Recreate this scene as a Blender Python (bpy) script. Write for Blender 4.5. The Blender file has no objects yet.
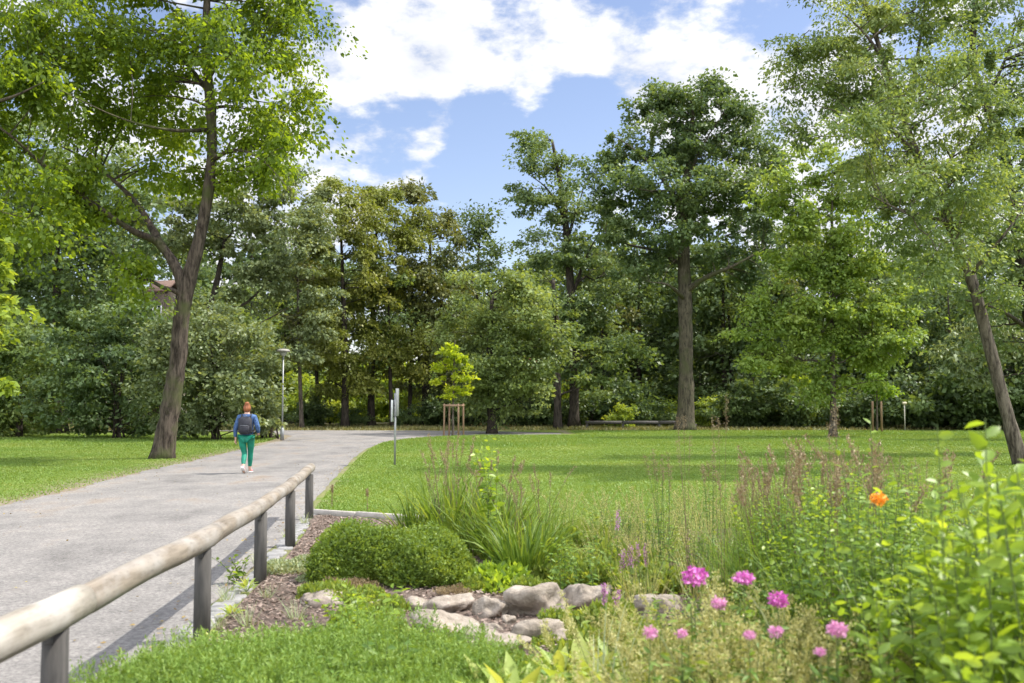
import bpy, math, random
import numpy as np
from mathutils import Vector

random.seed(7)
RS = np.random.RandomState
PI = math.pi
scene = bpy.context.scene
C = scene.collection

# ------------------------------------------------------------------ camera
FPX = 995.0
CAMH = 1.55
PITCH = math.atan((405 - 341.5) / FPX)
cd = bpy.data.cameras.new('camera'); cam = bpy.data.objects.new('camera', cd); C.objects.link(cam)
cam.location = (0, 0, CAMH); cam.rotation_euler = (PI/2 + PITCH, 0, 0)
cd.sensor_width = 36; cd.lens = 36 * FPX / 1024; cd.clip_start = 0.1; cd.clip_end = 9000
cd.dof.use_dof = True; cd.dof.focus_distance = 19; cd.dof.aperture_fstop = 3.0
scene.camera = cam
cp, sp = math.cos(PITCH), math.sin(PITCH)

def at(px, py, D):
    """world point at distance D (along +Y) seen at pixel px,py"""
    u = (px - 512) / FPX; v = (341.5 - py) / FPX
    d = np.array([u, cp - v*sp, sp + v*cp])
    return np.array([0, 0, CAMH]) + d * (D / d[1])

def gnd(px, py, z=0.0):
    u = (px - 512) / FPX; v = (341.5 - py) / FPX
    d = np.array([u, cp - v*sp, sp + v*cp])
    t = (z - CAMH) / d[2]
    return np.array([0, 0, CAMH]) + d * t

# ------------------------------------------------------------------ object helpers
def tag(o, label=None, cat=None, group=None, kind=None):
    if label: o['label'] = label
    if cat: o['category'] = cat
    if group: o['group'] = group
    if kind: o['kind'] = kind
    return o

def empty(name, loc=(0, 0, 0), rz=0.0, label=None, cat=None, group=None):
    o = bpy.data.objects.new(name, None); C.objects.link(o)
    o.location = tuple(float(v) for v in loc); o.rotation_euler = (0, 0, rz); o.empty_display_size = 0.1
    return tag(o, label, cat, group)

def mesh(name, V, Q=None, T=None, mat=None, parent=None, smooth=False, fattr=None, vattr=None, origin=None):
    """V (n,3); Q (m,4) quads; T (k,3) tris -> one object. fattr: per face float arrays"""
    V = np.asarray(V, dtype=np.float32).reshape(-1, 3)
    if origin is not None: V = V - np.asarray(origin, dtype=np.float32)
    Q = np.zeros((0, 4), np.int32) if Q is None else np.asarray(Q, np.int32).reshape(-1, 4)
    T = np.zeros((0, 3), np.int32) if T is None else np.asarray(T, np.int32).reshape(-1, 3)
    me = bpy.data.meshes.new(name)
    me.vertices.add(len(V)); me.vertices.foreach_set('co', V.ravel())
    nl = Q.size + T.size
    me.loops.add(nl)
    me.loops.foreach_set('vertex_index', np.concatenate([Q.ravel(), T.ravel()]).astype(np.int32))
    nf = len(Q) + len(T)
    me.polygons.add(nf)
    st = np.concatenate([np.arange(len(Q))*4, Q.size + np.arange(len(T))*3]).astype(np.int32)
    me.polygons.foreach_set('loop_start', st)
    if smooth: me.polygons.foreach_set('use_smooth', np.ones(nf, dtype=bool))
    if fattr is not None:
        for k, a in fattr.items():
            at_ = me.attributes.new(k, 'FLOAT', 'FACE'); at_.data.foreach_set('value', np.asarray(a, np.float32))
    if vattr is not None:
        for k, a in vattr.items():
            at_ = me.attributes.new(k, 'FLOAT', 'POINT'); at_.data.foreach_set('value', np.asarray(a, np.float32))
    me.update(calc_edges=True); me.validate()
    if mat: me.materials.append(mat)
    o = bpy.data.objects.new(name, me); C.objects.link(o)
    if parent is not None: o.parent = parent
    return o

def copy_tree(root, loc, rz=0.0, scale=None, label=None, group=None):
    r = root.copy(); C.objects.link(r); r.location = tuple(float(v) for v in loc); r.rotation_euler = (0, 0, rz)
    if scale is not None: r.scale = (scale,)*3 if np.isscalar(scale) else scale
    if label: r['label'] = label
    if group: r['group'] = group
    for ch in list(root.children):
        c = ch.copy(); C.objects.link(c); c.parent = r
        for g in list(ch.children):
            d = g.copy(); C.objects.link(d); d.parent = c
    return r

class MB:
    def __init__(s): s.V = []; s.Q = []; s.T = []; s.n = 0
    def add(s, V, Q=None, T=None):
        V = np.asarray(V, float).reshape(-1, 3)
        if Q is not None and len(Q): s.Q.append(np.asarray(Q) + s.n)
        if T is not None and len(T): s.T.append(np.asarray(T) + s.n)
        s.V.append(V); s.n += len(V); return s
    def box(s, c, size, rz=0.0, bev=0.0, tilt=0.0):
        x, y, z = [v/2 for v in size]; b = min(bev, x*.9, y*.9, z*.9)
        if b <= 0:
            P = np.array([[i*x, j*y, k*z] for k in (-1, 1) for j in (-1, 1) for i in (-1, 1)])
            Q = [[0,2,3,1],[4,5,7,6],[0,1,5,4],[2,6,7,3],[0,4,6,2],[1,3,7,5]]
            T = None
        else:
            def ring(xx, yy, zz, c_): return [[-xx+c_,-yy,zz],[xx-c_,-yy,zz],[xx,-yy+c_,zz],[xx,yy-c_,zz],[xx-c_,yy,zz],[-xx+c_,yy,zz],[-xx,yy-c_,zz],[-xx,-yy+c_,zz]]
            P = np.array(ring(x-b, y-b, -z, b*.6) + ring(x, y, -z+b, b*.6) + ring(x, y, z-b, b*.6) + ring(x-b, y-b, z, b*.6))
            Q = [[r*8+i, r*8+(i+1) % 8, (r+1)*8+(i+1) % 8, (r+1)*8+i] for r in range(3) for i in range(8)]
            Q += [[24,25,26,27],[27,28,31,24],[28,29,30,31],[3,2,1,0],[0,7,4,3],[7,6,5,4]]; T = None
        if tilt:
            ct, st_ = math.cos(tilt), math.sin(tilt); P = P @ np.array([[ct,0,-st_],[0,1,0],[st_,0,ct]])
        ca, sa = math.cos(rz), math.sin(rz)
        P = P @ np.array([[ca, sa, 0], [-sa, ca, 0], [0, 0, 1]]) + np.asarray(c, float)
        return s.add(P, Q, T)
    def tube(s, pts, rad, n=8, cap=True, jit=0.0, rng=None, flat=1.0):
        V, Q, T = tube(pts, rad, n, cap, jit, rng, flat); return s.add(V, Q, T)
    def build(s, name, mat, parent=None, smooth=True, origin=None, fattr=None):
        V = np.concatenate(s.V); Q = np.concatenate(s.Q) if s.Q else None; T = np.concatenate(s.T) if s.T else None
        return mesh(name, V, Q, T, mat, parent, smooth, fattr, origin=origin)

def tube(pts, rad, n=8, cap=True, jit=0.0, rng=None, flat=1.0):
    P = np.asarray(pts, float); m = len(P); rad = np.broadcast_to(np.asarray(rad, float), (m,))
    D = np.gradient(P, axis=0); D /= np.linalg.norm(D, axis=1)[:, None] + 1e-9
    ref = np.array([1.0, 0, 0]) if abs(D[0][0]) < 0.8 else np.array([0, 1.0, 0])
    A = np.zeros((m, 3)); a = ref - D[0]*ref.dot(D[0]); a /= np.linalg.norm(a)
    for i in range(m):
        a = a - D[i]*a.dot(D[i]); a /= np.linalg.norm(a) + 1e-9; A[i] = a
    B = np.cross(D, A)
    th = np.linspace(0, 2*PI, n, endpoint=False)
    R = rad[:, None] * np.ones((m, n))
    if jit and rng is not None: R = R * (1 + jit*rng.randn(m, n))
    V = P[:, None, :] + R[:, :, None]*(np.cos(th)[None, :, None]*A[:, None, :] + flat*np.sin(th)[None, :, None]*B[:, None, :])
    V = V.reshape(-1, 3)
    i = np.arange(m-1)[:, None]*n; j = np.arange(n)[None, :]; j2 = (j+1) % n
    Q = np.stack([i+j, i+j2, i+n+j2, i+n+j], -1).reshape(-1, 4)
    T = None
    if cap:
        V = np.vstack([V, P[0], P[-1]]); b = m*n; jj = np.arange(n); k2 = (jj+1) % n
        T = np.vstack([np.stack([k2, jj, np.full(n, b)], -1), np.stack([(m-1)*n+jj, (m-1)*n+k2, np.full(n, b+1)], -1)])
    return V, Q, T

def curve3(p0, p1, p2, n):
    t = np.linspace(0, 1, n)[:, None]
    return (1-t)**2*np.asarray(p0) + 2*t*(1-t)*np.asarray(p1) + t*t*np.asarray(p2)

def spline(pts, n):
    """Catmull-Rom through rows of pts (any width)"""
    P = np.asarray(pts, float); P = np.vstack([2*P[0]-P[1], P, 2*P[-1]-P[-2]]); out = []
    for i in range(1, len(P)-2):
        t = np.linspace(0, 1, n, endpoint=False)[:, None]
        a, b, c, d = P[i-1], P[i], P[i+1], P[i+2]
        out.append(.5*((2*b) + (c-a)*t + (2*a-5*b+4*c-d)*t*t + (-a+3*b-3*c+d)*t**3))
    out.append(P[-2][None]); return np.vstack(out)

def lathe(prof, n=16, c=(0, 0, 0)):
    prof = np.asarray(prof, float); m = len(prof); th = np.linspace(0, 2*PI, n, endpoint=False)
    V = np.stack([prof[:, 0:1]*np.cos(th), prof[:, 0:1]*np.sin(th), prof[:, 1:2]*np.ones(n)], -1).reshape(-1, 3) + np.asarray(c)
    i = np.arange(m-1)[:, None]*n; j = np.arange(n)[None, :]; j2 = (j+1) % n
    return V, np.stack([i+j, i+j2, i+n+j2, i+n+j], -1).reshape(-1, 4)

# ------------------------------------------------------------------ materials
def M(name):
    m = bpy.data.materials.new(name); m.use_nodes = True; nt = m.node_tree
    return m, nt, nt.nodes, nt.links, nt.nodes['Principled BSDF'], nt.nodes['Material Output']

def ramp(nt, fac, cols):
    r = nt.nodes.new('ShaderNodeValToRGB'); e = r.color_ramp.elements
    while len(e) < len(cols): e.new(0.5)
    for el, (p, c) in zip(e, cols): el.position = p; el.color = (*c, 1)
    nt.links.new(fac, r.inputs[0]); return r.outputs[0]

def noise(nt, scale, detail=4, rough=.55, coord='Object', dist=0.0, sc=None):
    tc = nt.nodes.new('ShaderNodeTexCoord'); out = tc.outputs[coord]
    if sc:
        mp = nt.nodes.new('ShaderNodeMapping'); mp.inputs['Scale'].default_value = sc; nt.links.new(out, mp.inputs[0]); out = mp.outputs[0]
    n = nt.nodes.new('ShaderNodeTexNoise'); n.inputs['Scale'].default_value = scale; n.inputs['Detail'].default_value = detail
    n.inputs['Roughness'].default_value = rough; n.inputs['Distortion'].default_value = dist
    nt.links.new(out, n.inputs['Vector']); return n.outputs['Fac']

def mix(nt, f, a, b, mode='MIX'):
    m = nt.nodes.new('ShaderNodeMix'); m.data_type = 'RGBA'; m.blend_type = mode
    for s, v in ((m.inputs[0], f), (m.inputs[6], a), (m.inputs[7], b)):
        if hasattr(v, 'is_linked') or hasattr(v, 'links'): nt.links.new(v, s)
        elif isinstance(v, (int, float)): s.default_value = v
        else: s.default_value = (*v, 1)
    return m.outputs[2]

def bump(nt, h, bsdf, strength=.4, dist=.02):
    b = nt.nodes.new('ShaderNodeBump'); b.inputs['Strength'].default_value = strength; b.inputs['Distance'].default_value = dist
    nt.links.new(h, b.inputs['Height']); nt.links.new(b.outputs[0], bsdf.inputs['Normal'])

def leaf_mat(name, cols, trans=0.4, rough=.5, tcol=None, nscale=.35, spec=.35):
    """cols: list of 3 leaf base colours (dark, mid, light) chosen per leaf and per spray"""
    m, nt, N, L, B, O = M(name)
    if name.startswith('leaf_') or name == 'grass_blade': cols = [(min(.5, c[0]*1.45), min(.5, c[1]*1.38), c[2]*1.45) for c in cols]
    a = N.new('ShaderNodeAttribute'); a.attribute_name = 'var'
    nz = noise(nt, nscale, 2, coord='Object')
    add = N.new('ShaderNodeMath'); add.operation = 'MULTIPLY_ADD'; L.new(nz, add.inputs[0]); add.inputs[1].default_value = 1.1
    s2 = N.new('ShaderNodeMath'); s2.operation = 'MULTIPLY_ADD'; L.new(a.outputs['Fac'], s2.inputs[0]); s2.inputs[1].default_value = .6; s2.inputs[2].default_value = -.35
    L.new(s2.outputs[0], add.inputs[2])
    col = ramp(nt, add.outputs[0], [(0.05, cols[0]), (.5, cols[1]), (.95, cols[2])])
    L.new(col, B.inputs['Base Color']); B.inputs['Roughness'].default_value = rough; B.inputs['Specular IOR Level'].default_value = spec
    tr = N.new('ShaderNodeBsdfTranslucent')
    tc = mix(nt, 1.0, col, tcol or (1.75, 1.5, .6), 'MULTIPLY'); L.new(tc, tr.inputs[0])
    mx = N.new('ShaderNodeMixShader'); mx.inputs[0].default_value = trans
    L.new(B.outputs[0], mx.inputs[1]); L.new(tr.outputs[0], mx.inputs[2]); L.new(mx.outputs[0], O.inputs[0])
    return m

def simple(name, c1, c2=None, scale=8, rough=.7, bstr=.2, bdist=.005, spec=.3, sc=None, detail=5, metal=0):
    m, nt, N, L, B, O = M(name)
    c2 = c2 or tuple(v*.7 for v in c1)
    n = noise(nt, scale, detail, .6, sc=sc)
    L.new(ramp(nt, n, [(.3, c2), (.7, c1)]), B.inputs['Base Color'])
    B.inputs['Roughness'].default_value = rough; B.inputs['Specular IOR Level'].default_value = spec; B.inputs['Metallic'].default_value = metal
    if bstr: bump(nt, n, B, bstr, bdist)
    return m

def bark_mat(name, c1, c2, c3=None, sx=5):
    m, nt, N, L, B, O = M(name)
    n1 = noise(nt, 2.2*sx, 6, .65, sc=(1, 1, .22), dist=.4)
    n2 = noise(nt, 1.3, 3, .5)
    c = ramp(nt, n1, [(.35, c1), (.62, c2)])
    if c3: c = mix(nt, ramp(nt, n2, [(.5, (0, 0, 0)), (.68, (1, 1, 1))]), c, c3)
    L.new(c, B.inputs['Base Color']); B.inputs['Roughness'].default_value = .9; B.inputs['Specular IOR Level'].default_value = .15
    bump(nt, n1, B, .9, .05)
    return m

MAT = {}
MAT['bark_main'] = bark_mat('bark_grey_brown', (.022, .017, .013), (.115, .092, .072), (.07, .08, .03))
MAT['bark_dark'] = bark_mat('bark_dark', (.018, .015, .012), (.07, .058, .045))
MAT['bark_oak'] = bark_mat('bark_oak', (.03, .026, .018), (.12, .105, .072), (.07, .075, .035))
MAT['bark_right'] = bark_mat('bark_right', (.03, .024, .018), (.16, .135, .105))
MAT['leaf_linden'] = leaf_mat('leaf_linden', [(.046, .085, .012), (.09, .15, .016), (.16, .225, .024)], .62, tcol=(1.9, 1.6, .5))
MAT['leaf_yellowgreen'] = leaf_mat('leaf_yellowgreen', [(.08, .13, .02), (.15, .22, .03), (.25, .31, .05)], .45)
MAT['leaf_grey'] = leaf_mat('leaf_greygreen', [(.065, .095, .040), (.11, .15, .062), (.17, .21, .10)], .34, nscale=.5)
MAT['leaf_dark'] = leaf_mat('leaf_dark', [(.03, .052, .018), (.055, .09, .028), (.10, .15, .045)], .3)
MAT['leaf_gold'] = leaf_mat('leaf_golden', [(.06, .08, .018), (.12, .145, .024), (.20, .20, .034)], .35, tcol=(1.35, 1.4, .6), nscale=.25)
MAT['leaf_larch'] = leaf_mat('leaf_larch', [(.04, .055, .018), (.075, .095, .026), (.13, .14, .04)], .3)
MAT['leaf_mid'] = leaf_mat('leaf_mid', [(.05, .085, .026), (.09, .14, .038), (.155, .205, .06)], .4)
MAT['leaf_oak'] = leaf_mat('leaf_oak', [(.036, .066, .026), (.066, .11, .038), (.115, .165, .06)], .38)
MAT['leaf_sapling'] = leaf_mat('leaf_sapling', [(.13, .20, .015), (.21, .29, .02), (.32, .40, .04)], .55)
MAT['leaf_bushy'] = leaf_mat('leaf_bushy', [(.065, .10, .032), (.115, .165, .05), (.19, .245, .085)], .42)
MAT['leaf_lime'] = leaf_mat('leaf_lime', [(.06, .12, .018), (.12, .21, .028), (.20, .29, .045)], .5)
MAT['leaf_blue'] = leaf_mat('leaf_bluegreen', [(.048, .085, .034), (.085, .135, .048), (.145, .20, .075)], .35)
MAT['leaf_airy'] = leaf_mat('leaf_airy', [(.06, .10, .035), (.105, .16, .05), (.18, .235, .08)], .42)
MAT['leaf_box'] = leaf_mat('leaf_box', [(.045, .085, .016), (.095, .155, .022), (.16, .22, .035)], .38, nscale=2.5)
MAT['leaf_feather'] = leaf_mat('leaf_feather', [(.06, .115, .022), (.11, .19, .032), (.19, .27, .06)], .3, nscale=3)
MAT['leaf_lily'] = leaf_mat('leaf_lily', [(.04, .08, .014), (.085, .15, .022), (.19, .25, .05)], .42, nscale=2)
MAT['leaf_herb'] = leaf_mat('leaf_herb', [(.055, .11, .022), (.10, .18, .032), (.18, .26, .05)], .42, nscale=2)
MAT['leaf_bright'] = leaf_mat('leaf_bright', [(.09, .16, .018), (.145, .235, .027), (.23, .32, .045)], .5, nscale=2, rough=.42, spec=.5)
MAT['leaf_lime_low'] = leaf_mat('leaf_lime_low', [(.075, .125, .022), (.13, .19, .032), (.22, .27, .055)], .4, nscale=3)
MAT['leaf_hosta'] = leaf_mat('leaf_hosta', [(.10, .18, .05), (.20, .28, .06), (.38, .38, .12)], .4, nscale=2)
MAT['leaf_sage'] = leaf_mat('leaf_sage', [(.14, .19, .10), (.21, .26, .14), (.30, .33, .20)], .25, nscale=3)
MAT['straw'] = leaf_mat('straw', [(.30, .30, .10), (.46, .44, .17), (.62, .58, .28)], .3, tcol=(1.2, 1.1, .7), nscale=3)
MAT['seed'] = leaf_mat('seed_brown', [(.16, .12, .06), (.27, .21, .11), (.40, .33, .19)], .25, tcol=(1.1, .9, .7), nscale=3)
MAT['grass_blade'] = leaf_mat('grass_blade', [(.078, .145, .024), (.11, .18, .03), (.155, .205, .045)], .3, nscale=.22)
MAT['dry_grass'] = leaf_mat('dry_grass', [(.10, .12, .04), (.16, .16, .055), (.24, .21, .09)], .25, nscale=.5)
MAT['pink'] = leaf_mat('petal_pink', [(.36, .04, .26), (.60, .13, .46), (.80, .34, .66)], .25, tcol=(1.1, .9, 1.1), nscale=6)
MAT['pinkpale'] = leaf_mat('petal_pale_pink', [(.55, .20, .40), (.68, .32, .52), (.80, .45, .62)], .25, tcol=(1.1, .9, 1.1), nscale=6)
MAT['purple'] = leaf_mat('petal_purple', [(.36, .15, .30), (.50, .24, .42), (.62, .36, .55)], .25, tcol=(1.1, .9, 1.1), nscale=6)
MAT['orange'] = leaf_mat('petal_orange', [(.80, .26, .02), (.9, .36, .03), (.95, .48, .07)], .25, tcol=(1.1, .9, .7), nscale=6)
MAT['white_petal'] = leaf_mat('petal_white', [(.6, .6, .5), (.7, .7, .6), (.8, .8, .72)], .25, tcol=(1, 1, 1), nscale=6)
def log_mat(name, c1, c2, c3):
    m, nt, N, L, B, O = M(name)
    n1 = noise(nt, 22, 7, .65, sc=(1, .07, 1)); n2 = noise(nt, 5, 5, .6, sc=(1, .5, 1)); n3 = noise(nt, 60, 4, .6, sc=(1, .25, 1))
    c = mix(nt, ramp(nt, n2, [(.42, (0, 0, 0)), (.66, (1, 1, 1))]), ramp(nt, n1, [(.3, c1), (.6, c2)]), c3)
    c = mix(nt, .35, c, ramp(nt, n3, [(.32, (.38, .36, .34)), (.42, (.95, .95, .95)), (.7, (1.1, 1.1, 1.1))]), 'MULTIPLY')
    L.new(c, B.inputs['Base Color']); B.inputs['Roughness'].default_value = .8; B.inputs['Specular IOR Level'].default_value = .2; bump(nt, n1, B, .45, .006); return m
MAT['stem'] = simple('stem_green', (.13, .19, .05), (.07, .10, .03), 20, .6, 0)
MAT['stem_brown'] = simple('stem_brown', (.20, .14, .08), (.10, .07, .04), 20, .7, 0)
MAT['wood_post'] = simple('weathered_post', (.105, .098, .088), (.042, .040, .037), 7, .85, .5, .01, sc=(3, 3, .4))
MAT['stake'] = simple('stake_wood', (.36, .24, .16), (.24, .15, .10), 6, .8, .3, .01, sc=(3, 3, .4))
MAT['metal_grey'] = simple('galvanised_grey', (.32, .33, .33), (.22, .23, .23), 6, .5, .1, spec=.5, metal=.3)
MAT['metal_dark'] = simple('dark_grey_metal', (.10, .10, .10), (.07, .07, .07), 6, .5, 0)
MAT['sign_back'] = simple('sign_back_grey', (.24, .25, .25), (.18, .19, .19), 3, .5, 0)

# ------------------------------------------------------------------ foliage primitives
def unit(v): return v / (np.linalg.norm(v, axis=-1, keepdims=True) + 1e-9)

def leaf_faces(P, A, Nn, L, W, fold=.12):
    """rhombic leaf, one quad each"""
    A = unit(A); S = unit(np.cross(A, Nn)); U = np.cross(S, A)
    L = np.broadcast_to(L, (len(P),))[:, None]; W = np.broadcast_to(W, (len(P),))[:, None]
    v0 = P; v1 = P + A*L*.42 + S*W*.5 + U*W*fold; v2 = P + A*L; v3 = P + A*L*.42 - S*W*.5 + U*W*fold
    V = np.stack([v0, v1, v2, v3], 1).reshape(-1, 3)
    return V, np.arange(len(P)*4).reshape(-1, 4)

def big_leaves(P, A, Nn, L, W, droop=.25, fold=.1):
    """7-vert leaves with a midrib and a bend. returns V,Q,T"""
    n = len(P); A = unit(A); S = unit(np.cross(A, Nn)); U = np.cross(S, A)
    L = np.broadcast_to(L, (n,))[:, None]; W = np.broadcast_to(W, (n,))[:, None]
    def pt(t, s, u): return P + A*L*t + S*W*s + U*(W*u) - U*L*droop*t*t
    V = np.stack([pt(0, 0, 0), pt(.5, 0, -.0), pt(1, 0, 0), pt(.28, .42, fold), pt(.66, .40, fold), pt(.28, -.42, fold), pt(.66, -.40, fold)], 1).reshape(-1, 3)
    b = (np.arange(n)*7)[:, None]
    Q = np.concatenate([b+np.array([[0, 1, 4, 3]]), b+np.array([[0, 5, 6, 1]])], 0)
    T = np.concatenate([b+np.array([[1, 2, 4]]), b+np.array([[1, 6, 2]])], 0)
    return V, Q, T

def ribbons(P, D, L, W, g=.9, k=6, rng=None, taper=.9):
    """arching blades: start P, direction D, length L, width W"""
    n = len(P); D = unit(D); L = np.broadcast_to(L, (n,)).copy(); W = np.broadcast_to(W, (n,)); g = np.broadcast_to(g, (n,))
    S = unit(np.cross(D, np.array([0, 0, 1.0]) + 1e-3)); S = unit(S + (0 if rng is None else .5*rng.randn(n, 3)))
    t = np.linspace(0, 1, k+1)
    p = P.copy(); d = D.copy(); rows = []
    for i in range(k+1):
        w = W * (1 - taper*t[i]**1.6) * (.5 + .5*min(1, t[i]*4))
        rows.append(np.stack([p - S*w[:, None]/2, p + S*w[:, None]/2], 1))
        p = p + d*(L/k)[:, None]; d = unit(d + np.array([0, 0, -1.0])*(g/k)[:, None]*(0.4+1.4*t[i]))
    V = np.stack(rows, 1).reshape(-1, 3)   # n,k+1,2,3
    b = (np.arange(n)*(k+1)*2)[:, None]; i = np.arange(k)[None, :]*2
    Q = np.stack([b+i, b+i+1, b+i+3, b+i+2], -1).reshape(-1, 4)
    return V, Q, np.repeat(rng.rand(n), k) if rng is not None else None

def rnd_sphere(rng, n):
    v = rng.randn(n, 3); return unit(v)

def fill_leaves(rng, cen, rad, n, L, W, flat=.6, up=.6, droop=.2, outward=None, hang=0.0):
    """n leaves around each clump centre"""
    m = len(cen); k = np.repeat(np.arange(m), n)
    v = rnd_sphere(rng, m*n) * (rng.rand(m*n, 1)**.5) * (1 + .35*rng.randn(m, 3))[k]
    r = np.broadcast_to(rad, (m,))[k][:, None]
    off = v * r * np.array([1, 1, flat])
    P = cen[k] + off
    P[:, 2] -= hang * r[:, 0] * (v[:, 0]**2 + v[:, 1]**2)
    A = v*np.array([1, 1, .35]) + .55*rng.randn(m*n, 3); A[:, 2] -= droop
    Nn = np.array([0, 0, up]) + .6*rng.randn(m*n, 3) + .35*v
    s = (.5 + .95*rng.rand(m*n)**1.2) * (.85 + .3*rng.rand(m))[k]
    V, Q = leaf_faces(P, A, Nn, L*s, W*s)
    var = np.clip(.6*rng.rand(m)[k] + .45*rng.rand(m*n), 0, 1)
    return V, Q, var

def tree(name, base, trunk, limbs, blobs, leafmat, barkmat, rng, label, cat='tree', group=None,
         clump=1.0, density=1.0, lpc=70, L=.25, W=.14, flat=.55, nlimb=10, up=.6, droop=.25, twig=.035, hang=0.0, shell=.5, sides=10, flare=1.5, crownname='crown'):
    """trunk: rows x,y,z,r in world; limbs: list of such rows; blobs: (centre, radii). crown clumps hang on real limbs"""
    lpc = int(lpc*1.45); L *= 1.12; W *= 1.25
    base = np.asarray(base, float)
    root = empty(name, base, 0, label, cat, group)
    mb = MB()
    tr = spline(trunk, 6)
    h0 = tr[0, 2]
    rr = tr[:, 3] * (1 + (flare-1)*np.exp(-(tr[:, 2]-h0)/.45)) * (1 + .04*rng.randn(len(tr)))
    Vt, Qt, Tt = tube(tr[:, :3], rr, sides+4, True, .03, rng); mb.add(Vt, Qt, Tt)
    S = [tr.copy()]
    for lm in limbs:
        q = spline(lm, 5); q[:, 3] *= np.linspace(.85, .3, len(q)); mb.tube(q[:, :3], q[:, 3]*(1+.05*rng.randn(len(q))), sides, True, .03, rng); S.append(q)
    Sk = np.vstack(S)
    zmin = min(c[2]-r[2] for c, r in blobs)
    ok = Sk[:, 2] > min(zmin, tr[-1, 2]*.6 + h0*.4) - .5
    if ok.sum() > 3: Sk = Sk[ok]
    bl = [(np.asarray(c, float), np.asarray(r, float)) for c, r in blobs]
    vol = np.array([np.prod(r) for c, r in bl]); area = np.array([(r[0]*r[1]*r[2])**(2/3) for c, r in bl])
    # limbs reaching into the blobs
    pr = area/area.sum()
    for i in range(nlimb):
        c, r = bl[rng.choice(len(bl), p=pr)]
        tgt = c + rnd_sphere(rng, 1)[0]*r*(.35+.4*rng.rand())
        d = np.linalg.norm(Sk[:, :3]-tgt, axis=1) + 1.2*np.maximum(0, Sk[:, 2]-tgt[2]+.3) + .3*rng.rand(len(Sk))
        j = d.argmin(); s = Sk[j]
        ln = np.linalg.norm(tgt-s[:3])
        if ln < .4: continue
        q = curve3(s[:3], s[:3]*.5+tgt*.5 + np.array([0, 0, ln*.10]) + .07*ln*rng.randn(3), tgt, 7)
        q[1:-1] += .03*ln*rng.randn(5, 3)
        r0 = min(s[3]*.6, .03+.022*ln); rad = np.linspace(r0, max(.012, r0*.25), 7)
        mb.tube(q, rad, 6, False); Sk = np.vstack([Sk, np.column_stack([q, rad])])
    # clumps
    cen = []
    for (c, r), a in zip(bl, area):
        nn = max(3, int(density*a*4.2/clump**2))
        v = rnd_sphere(rng, nn); rad = (shell + (1-shell)*rng.rand(nn, 1)**.8)
        cen.append(c + v*rad*r)
    cen = np.vstack(cen); cen = cen[cen[:, 2] > .3*clump]
    crad = clump*(.45+.9*rng.rand(len(cen))**1.3)
    idx = []
    for i, p in enumerate(cen):
        d = np.linalg.norm(Sk[:, :3]-p, axis=1) + .8*np.maximum(0, Sk[:, 2]-p[2]); j = d.argmin(); s = Sk[j]
        ln = np.linalg.norm(p-s[:3])
        if ln < .15: continue
        q = curve3(s[:3], (s[:3]+p)/2 + np.array([0, 0, .12*ln]) + .08*ln*rng.randn(3), p + unit(p-s[:3])*clump*.5, 5)
        mb.tube(q, np.linspace(min(s[3]*.7, twig), twig*.2, 5), 4, False)
    mb.build('trunk', MAT[barkmat], root, True, base)
    V, Q, var = fill_leaves(rng, cen, crad, lpc, L, W, flat, up, droop, hang=hang)
    k = V.reshape(-1, 4, 3)[:, :, 2].min(1) > .05
    V = V.reshape(-1, 4, 3)[k].reshape(-1, 3); var = var[k]; Q = np.arange(len(V)).reshape(-1, 4)
    mesh(crownname, V, Q, None, MAT[leafmat], root, False, {'var': var}, origin=base)
    return root

def pxt(D, pts):
    """trunk/limb rows from (px, py, r_px[, extra depth])"""
    out = []
    for p in pts:
        dd = p[3] if len(p) > 3 else 0
        q = at(p[0], p[1], D+dd); out.append([*q, p[2]/FPX*(D+dd)])
    return np.array(out)

def pxb(D, pts):
    out = []
    for p in pts:
        dd = p[4] if len(p) > 4 else 0; rd = p[5] if len(p) > 5 else None
        c = at(p[0], p[1], D+dd); rx = p[2]/FPX*(D+dd); rz = p[3]/FPX*(D+dd)
        out.append((c, (rx, rd if rd else min(rx, rz)*1.0+.3*max(rx, rz), rz)))
    return out

def trunk_rows(D, pts):
    r = pxt(D, pts); r[0, 2] = -.05; return r
# ------------------------------------------------------------------ sky, sun, render settings
SUN_EL, SUN_AZ = math.radians(54), math.radians(78)
sun_dir = Vector((math.sin(SUN_AZ)*math.cos(SUN_EL), math.cos(SUN_AZ)*math.cos(SUN_EL), math.sin(SUN_EL)))
w = bpy.data.worlds.new('World'); scene.world = w; w.use_nodes = True
nt = w.node_tree; N = nt.nodes; L = nt.links; bg = N['Background']; bg.inputs[1].default_value = 0.15
sky = N.new('ShaderNodeTexSky'); sky.sky_type = 'NISHITA'; sky.sun_disc = False
sky.sun_elevation = SUN_EL; sky.sun_rotation = SUN_AZ; sky.altitude = 300; sky.air_density = 1.0; sky.dust_density = 0.6; sky.ozone_density = 2.0
tc = N.new('ShaderNodeTexCoord')
def vm(op, a, b=None, sc=None):
    n = N.new('ShaderNodeVectorMath'); n.operation = op; L.new(a, n.inputs[0])
    if b is not None:
        if isinstance(b, (tuple, list)): n.inputs[1].default_value = b
        else: L.new(b, n.inputs[1])
    if sc is not None: n.inputs['Scale'].default_value = sc
    return n
def mt(op, a, b=None, c=None):
    n = N.new('ShaderNodeMath'); n.operation = op
    for i, v in enumerate((a, b, c)):
        if v is None: continue
        if isinstance(v, (int, float)): n.inputs[i].default_value = v
        else: L.new(v, n.inputs[i])
    return n.outputs[0]
D = vm('NORMALIZE', tc.outputs['Generated']).outputs[0]
sep = N.new('ShaderNodeSeparateXYZ'); L.new(D, sep.inputs[0])
den = mt('ADD', mt('MAXIMUM', sep.outputs[2], 0.0), .22)
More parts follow.
